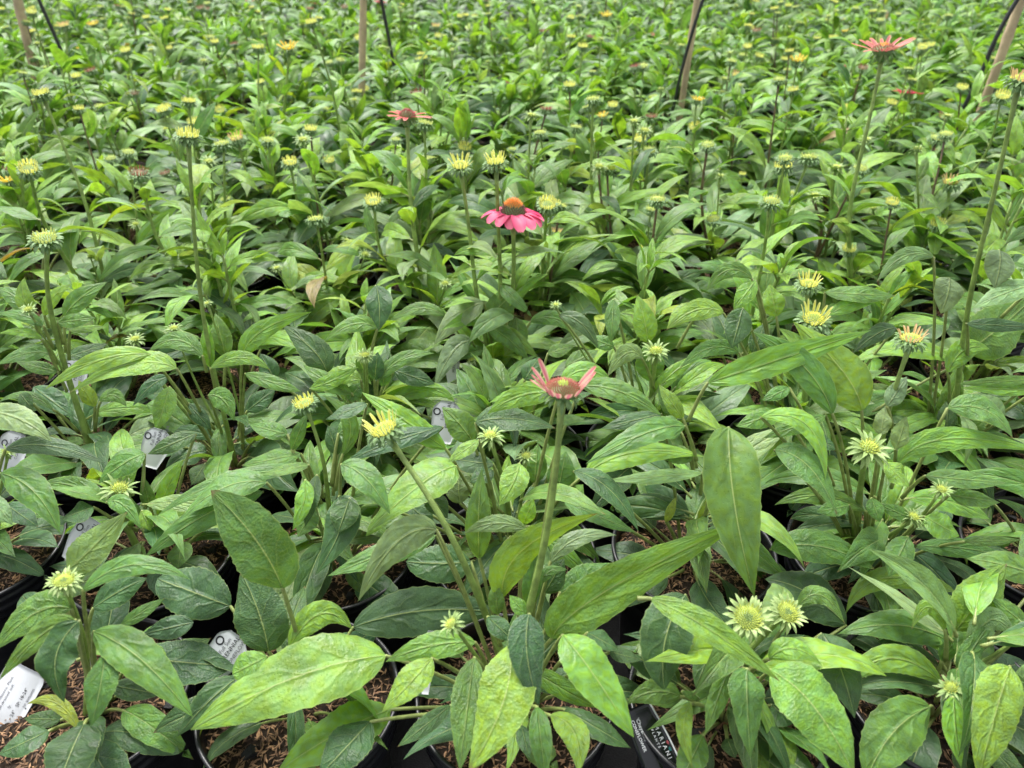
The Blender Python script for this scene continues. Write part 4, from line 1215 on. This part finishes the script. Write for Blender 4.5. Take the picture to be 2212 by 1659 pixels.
def dress(p):
    p.vig = rl.choices([.78, .92, 1.0, 1.1, 1.25], [1, 2, 3, 3, 2])[0]
    p.shift = rl.choice([0, 0, 1])
    paths = []
    for kind, H, path in p.heads:
        paths.append((np.asarray(path) - np.array([p.x, p.y, 0]), True))
    nst = max(0, rl.choice([2, 3, 3, 4]) - len(paths)) if not p.hero else (2 if p.row == 2 and p.key not in ('S1', 'S2') else 0)
    for i in range(nst):
        a = rl.uniform(0, 6.28); sp = rl.uniform(.02, .055)
        h = rl.uniform(.11, .25) * p.vig if not p.hero else rl.uniform(.07, .12)
        path = stem_path(rl.uniform(-.015, .015), rl.uniform(-.015, .015), sp * math.cos(a), sp * math.sin(a), SOIL_Z + h)
        V, F = tube(path, np.linspace(.0034, .0022, len(path)), 6)
        mb = MB(); mb.add(V, F)
        link('stem', mb.mesh('stem', [STEM]), p.root)
        paths.append((path, False))
    if p.hero:
        few = p.key in ('D', 'A', 'S1', 'S2', 'E', 'B')
        for i in range(8 if few else 12):
            a = (i * 2.4 if p.key != 'D' else i * .5 - 1.6) + rl.uniform(-.4, .4)
            random_leaf(p, (.012 * math.cos(a), .012 * math.sin(a), SOIL_Z), a, R_(rl.uniform(20, 60)), rl.uniform(.09, .15), True, rl.choice('ddkmm'))
        for i in range((2 if p.key == 'D' else 6) if few else 10):
            a = i * 2.4 + rl.uniform(-.5, .5)
            random_leaf(p, (.006 * math.cos(a), .006 * math.sin(a), rl.uniform(.19, .25)), a, R_(rl.uniform(5, 40)), rl.uniform(.08, .13), False, rl.choice('dkmmb'))
        if not few:
            for i in range(9):
                a = i * 2.4 + rl.uniform(-.5, .5)
                random_leaf(p, (.012 * math.cos(a), .012 * math.sin(a), rl.uniform(.20, .29)), a, R_(rl.uniform(10, 62)), rl.uniform(.10, .15), False, rl.choice('mmbbdp'))
        if p.row < 2: return
        paths = [q for q in paths if not q[1]]
    for path, head in paths:
        ztop = path[-1][2]
        k = len(path)
        hmax = .24 if head else .26
        nl = rl.choice([9, 10, 11]) if not head else rl.choice([7, 8, 9])
        zlo, zhi = SOIL_Z + .035, min(ztop - (.05 if head else 0), SOIL_Z + hmax)
        a = rl.uniform(0, 6.28)
        for j in range(nl):
            f = j / (nl - 1)
            z = zlo + (zhi - zlo) * f
            c = [float(np.interp(z, path[:, 2], path[:, q])) for q in range(2)]
            a += 2.4 + rl.uniform(-.4, .4)
            L = rl.uniform(.12, .185) * (1 - .4 * f) * (.6 + .4 * p.vig)
            el = R_(rl.uniform(5, 68) + (26 * f if not head else 5))
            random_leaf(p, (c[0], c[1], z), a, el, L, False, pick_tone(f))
        if not head:
            a0 = rl.uniform(0, 6.28)
            for j in range(2):
                random_leaf(p, tuple(path[-1]), a0 + j * 3.1, R_(rl.uniform(55, 75)), rl.uniform(.045, .075), False, 'b')
    nb = rl.choice([7, 8, 9]) if p.row < 9 else 4
    for i in range(nb):
        a = i * 6.283 / nb + rl.uniform(-.3, .3)
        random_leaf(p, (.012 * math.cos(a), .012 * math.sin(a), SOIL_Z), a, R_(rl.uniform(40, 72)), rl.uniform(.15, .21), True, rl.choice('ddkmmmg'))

# small buds at the top of leafy shoots, further back
for p in INDIV:
    if p.hero: continue
    nb = rl.choices([0, 1, 2, 3], [4, 4, 3, 1])[0] if p.row > 3 else 0
    for i in range(nb):
        a = rl.uniform(0, 6.28); sp = rl.uniform(0, .06)
        z = rl.uniform(.37, .50)
        H = np.array([p.x + sp * math.cos(a), p.y + sp * math.sin(a), z])
        place_head(p, H, rl.choices(['green', 'star', 'bud', 'brown', 'gold'], [5, 4, 5, 1.0, .25])[0], rl.uniform(.030, .046), rl.randrange(3), (rl.uniform(-.2, .2), rl.uniform(-.2, .2), 0), False, rl.random() < .2)
for p in INDIV: dress(p)

# ------------------------------------------------------------------ plants too far to tell apart
fb = MB()
fr_ = np.random.default_rng(77)
for p in FAR:
    for i in range(26):
        a = fr_.random() * 6.28; L = fr_.uniform(.09, .15); z0 = fr_.uniform(.2, .36); b0 = R_(fr_.uniform(0, 50)); bd = R_(fr_.uniform(50, 110))
        s = np.linspace(0, 1, 5)
        th = b0 - bd * s
        P = np.stack([np.cumsum(np.cos(th)) * L / 5, np.zeros(5), np.cumsum(np.sin(th)) * L / 5], -1)
        w = np.array([.006, .017, .018, .012, .0]) * fr_.uniform(.8, 1.2)
        V = np.zeros((5, 3, 3)); UV = np.zeros((5, 3, 2))
        for j, tt in enumerate((-1, 0, 1)):
            V[:, j] = P + np.array([0, 1, 0]) * (w * tt)[:, None] + np.array([0, 0, 1]) * (w * .25 * abs(tt))[:, None]
            UV[:, j, 0] = s; UV[:, j, 1] = .5 + .5 * tt
        off = np.array([p.x + fr_.normal(0, .03), p.y + fr_.normal(0, .03), z0])
        fb.add(rotz(V.reshape(-1, 3), a) + off, grid_faces(5, 3), 0, UV.reshape(-1, 2))
if fb.n:
    o = link('far_coneflowers', fb.mesh('far_coneflowers', [LEAF_FAR]), color=(.085, .185, .04))
    tag(o, 'farthest green coneflower leaves merging at the top of the picture', 'plants', kind='stuff')

# ------------------------------------------------------------------ plant tags
def card(name, anchor, long_px, Yd, L, W, shape, texts, label, body_mat, al=60, bend=5.0, border=None):
    """card whose long axis runs along long_px in the photograph; local s along the card, t across"""
    P0 = at_y(*anchor, Yd)
    al = R_(al)
    n = np.array([0, -math.sin(al), math.cos(al)])
    d = ray(anchor[0] + long_px[0], anchor[1] + long_px[1])
    e1 = norm(CAM + d * (np.dot(P0 - CAM, n) / np.dot(d, n)) - P0)
    e2 = np.cross(n, e1)
    def put(s, t, h=0.0):
        s, t = np.asarray(s, float), np.asarray(t, float)
        return e1 * s[..., None] + e2 * t[..., None] + n * (h - bend * t * t)[..., None]
    ns, nt = 15, 9
    S = np.linspace(0, L, ns); TT = np.linspace(-1, 1, nt)
    wid = np.array([shape(x / L) for x in S]) * W * .5
    th = .0005
    top = np.stack([put(np.full(nt, S[i]), TT * wid[i], 0.0) for i in range(ns)]).reshape(-1, 3)
    bot = np.stack([put(np.full(nt, S[i]), TT * wid[i], -th) for i in range(ns)]).reshape(-1, 3)
    mb = MB()
    gf = grid_faces(ns, nt)
    mb.add(np.concatenate([top, bot]), gf + [tuple(q + ns * nt for q in f[::-1]) for f in gf], 0)
    ring = [i * nt for i in range(ns)] + [(ns - 1) * nt + j for j in range(1, nt)] + [i * nt + nt - 1 for i in range(ns - 2, -1, -1)] + [j for j in range(nt - 2, 0, -1)]
    k = len(ring)
    mb.F += [(ring[i], ring[(i + 1) % k], ring[(i + 1) % k] + ns * nt, ring[i] + ns * nt) for i in range(k)]
    mb.M += [0] * k
    root = link(name, mb.mesh(name, [body_mat]), loc=P0)
    tag(root, label, 'plant tag', 'plant tags stuck in the pots')
    for (kind, body, s0, t0, size, mat) in texts:
        if kind == 'text':
            V, F = text_geo(body, size)
            if len(V) == 0: continue
            W3 = put(s0 + V[:, 0], t0 + V[:, 1], .0004)
            link('lettering', mesh_from('lettering', W3, F, [mat], smooth=False), root)
        elif kind == 'ring':
            a = np.arange(28) * 6.2832 / 28
            r2 = size * (.62 + .08 * (np.arange(28) % 2))
            V = np.concatenate([put(s0 + size * np.cos(a), t0 + size * np.sin(a), .0004), put(s0 + r2 * np.cos(a), t0 + r2 * np.sin(a), .0004)])
            link('sun_symbol', mesh_from('sun_symbol', V, [(i, (i + 1) % 28, 28 + (i + 1) % 28, 28 + i) for i in range(28)], [mat], smooth=False), root)
        elif kind == 'dot':
            a = np.arange(20) * 6.2832 / 20
            V = put(s0 + size * 1.6 * np.cos(a), t0 + size * np.sin(a), .0004)
            link('printed_mark', mesh_from('printed_mark', V, [tuple(range(20))], [mat], smooth=False), root)
    if border is not None:
        e = [put(S[i], TT[-1] * wid[i], .0003) for i in range(ns)] + [put(S[-1], TT[j] * wid[-1], .0003) for j in range(nt - 2, -1, -1)]
        V, F = tube(np.array(e), .0009, 6)
        m2 = MB(); m2.add(V, F)
        link('white_edge', m2.mesh('white_edge', [border]), root)
    return root

def wedge(x):      # narrow foot, wide shoulders, pointed top
    if x < .45: return .55 + .45 * (x / .45)
    if x < .8: return 1.0
    return 1.0 - .55 * ((x - .8) / .2) ** 1.5
TX = [('ring', '', .038, .0115, .0046, INK), ('text', 'Full Sun', .028, .0022, .0056, INK_GREY), ('text', 'PERENNIAL', .019, -.0045, .0064, INK),
      ('text', 'CONEFLOWER', .021, -.0112, .0054, INK_GREY)]
card('plant_tag', (148, 1212), (58, -86), KEY['F'].y - .055, .054, .036, wedge, TX, 'white printed tag behind the leftmost bright bud, half hidden by a leaf', CARD, 50)
card('plant_tag', (446, 1468), (52, -75), KEY['A'].y + .005, .052, .036, wedge, TX, 'white printed tag between the two big upright leaves and the dark gap', CARD, 50)
card('plant_tag', (8, 1020), (26, -80), KEY['E'].y + .12, .056, .040, wedge, TX, 'white printed tag at the left edge behind a drop-covered leaf', CARD, 55)
card('plant_tag', (152, 848), (18, -80), KEY['S1'].y + .06, .052, .036, wedge, TX, 'small white tag behind the purplish stem and two long arching leaves', CARD, 60)
card('plant_tag', (322, 1010), (16, -60), KEY['F'].y + .06, .05, .034, wedge, TX, 'white tag half covered by a broad leaf between the two left stems', CARD, 60)
card('plant_tag', (956, 958), (10, -80), KEY['M'].y + .06, .052, .034, wedge, TX, 'white tag in the pot below the tall central stems', CARD, 60)
card('plant_tag', (976, 830), (2, -60), KEY['T4'].y - .06, .046, .022, wedge, TX, 'narrow white tag just left of the tall twin-stemmed plant', CARD, 65)
card('plant_tag', (918, 1500), (8, -90), KEY['B'].y - .02, .06, .012, wedge, [], 'thin white tag edge at the left wall of the centre pot', CARD, 45)
def block(x): return 1.0 if x < .9 else 1.0 - .25 * ((x - .9) / .1)
card('plant_tag', (-14, 1568), (45, -78), KEY['D'].y - .02, .060, .046, block,
     [('text', 'conditions. Plant', .018, .0075, .0043, INK_GREY), ('text', 'well-drained soil.', .012, .0025, .0043, INK_GREY), ('text', 'ly.', .020, -.0055, .0043, INK_GREY),
      ('text', '24"   SP: 18-24"', .014, -.0125, .0046, INK), ('text', 'to autumn', .026, -.0185, .0046, INK_GREY)],
     'white care tag with small print at the lower left edge', CARD, 40)
def curve_edge(x): return .75 + .25 * math.sin(min(1, x / .6) * 1.57) if x < .75 else 1.0 - .45 * ((x - .75) / .25) ** 1.3
card('plant_tag', (1374, 1526), (52, 120), KEY['C'].y - .018, .085, .036, curve_edge,
     [('text', 'M A R I A N I', .022, .0085, .0056, INK_WHITE), ('text', 'P L A N T S', .024, .0040, .0036, INK_WHITE), ('dot', '', .036, -.0005, .0017, INK_PEACH),
      ('text', "'Cheyenne", .010, -.0055, .0050, INK_WHITE), ('text', 'CONEFLOWER', .010, -.0105, .0044, INK_WHITE),
      ('dot', '', .040, .0145, .0012, INK_RED), ('dot', '', .046, .0140, .0012, INK_TEAL)],
     'glossy black printed tag with a white edge inside the right front pot', CARD_BLACK, 30, 3.0, INK_WHITE)

# ------------------------------------------------------------------ bamboo stakes and black tubes
def stake(pts, Yd, rad, label, mat, name, cat, nodes=True, top=1.25):
    a, b = at_y(*pts[-1], Yd), at_y(*pts[0], Yd)
    d = (b - a) / (b[2] - a[2])
    z = np.linspace(0, top, 40)
    path = np.stack([a + d * (q - a[2]) for q in z])
    if len(pts) == 3:
        m_ = at_y(*pts[1], Yd)
        k = (m_ - (a + d * (m_[2] - a[2])))[0]
        h0 = (b[2] - a[2]) * .5
        path[:, 0] += k * np.clip(1 - ((z - m_[2]) / h0) ** 2, -1.5, 1)
    O = path[0].copy()
    r = np.full(len(z), rad)
    if nodes:
        r = r * (1 - .08 * z / top)
        for q in (7, 16, 24, 33): r[q] *= 1.18
    V, F = tube(path - O, r, 12)
    mb = MB(); mb.add(V, F)
    o = link(name, mb.mesh(name, [mat]), loc=O)
    tag(o, label, cat)
    return o
stake([(38, 0), (72, 145)], 2.9, .0150, 'bamboo stake at the far left edge, leaning outward', BAMBOO, 'bamboo_stake', 'stake')
stake([(785, 0), (781, 225)], 2.45, .0105, 'upright bamboo stake left of the black tube near the top centre', BAMBOO, 'bamboo_stake', 'stake')
stake([(1506, 0), (1474, 215)], 2.45, .0100, 'bamboo stake with a black tube along it, right of centre', BAMBOO, 'bamboo_stake', 'stake')
stake([(2206, 0), (2125, 225)], 2.4, .0130, 'bamboo stake leaning right in the upper right corner', BAMBOO, 'bamboo_stake', 'stake')
stake([(84, 0), (126, 95), (166, 190)], 2.6, .0052, 'thin black tube beside the leftmost bamboo stake', TUBE, 'irrigation_tube', 'tube', False)
stake([(824, 0), (841, 90), (861, 195)], 2.6, .0052, 'thin black tube right of the upright centre stake', TUBE, 'irrigation_tube', 'tube', False)
stake([(1518, 0), (1488, 95), (1466, 180)], 2.42, .0048, 'thin black tube running along the right centre stake', TUBE, 'irrigation_tube', 'tube', False)
stake([(2196, 0), (2160, 65), (2140, 110)], 2.36, .0060, 'black tube along the stake in the upper right corner', TUBE, 'irrigation_tube', 'tube', False)

# ------------------------------------------------------------------ labels of the plants
ORD = ['front', 'second', 'third', 'fourth', 'fifth', 'sixth', 'seventh', 'eighth', 'ninth', 'tenth', 'eleventh', 'twelfth', 'thirteenth', 'fourteenth',
       'fifteenth', 'sixteenth', 'seventeenth', 'eighteenth', 'nineteenth', 'twentieth', 'twenty-first', 'twenty-second', 'twenty-third', 'twenty-fourth',
       'twenty-fifth', 'twenty-sixth', 'twenty-seventh', 'twenty-eighth', 'twenty-ninth', 'thirtieth']
ORD1 = ['first'] + ORD[1:]
DESC = dict(pink='a half-open pink flower', open='a drooping coral-pink flower', spread='an orange-pink spreading flower', flat='a flat red flower', magenta='a magenta flower',
            gold='a golden flower', peach='a peach-tipped flower', yel='yellow-rayed flowers', brown='a brownish bud', bud='a yellow bud', rosette='pale rosette buds',
            star='a star-shaped green bud', green='a green bud')
PRI = list(DESC)
rows = {}
for p in INDIV: rows.setdefault(p.row, []).append(p)
for rw, ps in rows.items():
    ps.sort(key=lambda p: p.x)
    for i, p in enumerate(ps):
        ks = [h[0] for h in p.heads]
        what = DESC[min(ks, key=PRI.index)] if ks else 'leaves only'
        place = 'leftmost' if i == 0 else 'rightmost' if i == len(ps) - 1 else ORD1[i] + ' from left'
        tag(p.root, 'potted coneflower with %s, %s in %s row' % (what, place, ORD[rw]), 'coneflower', 'potted coneflowers in rows')
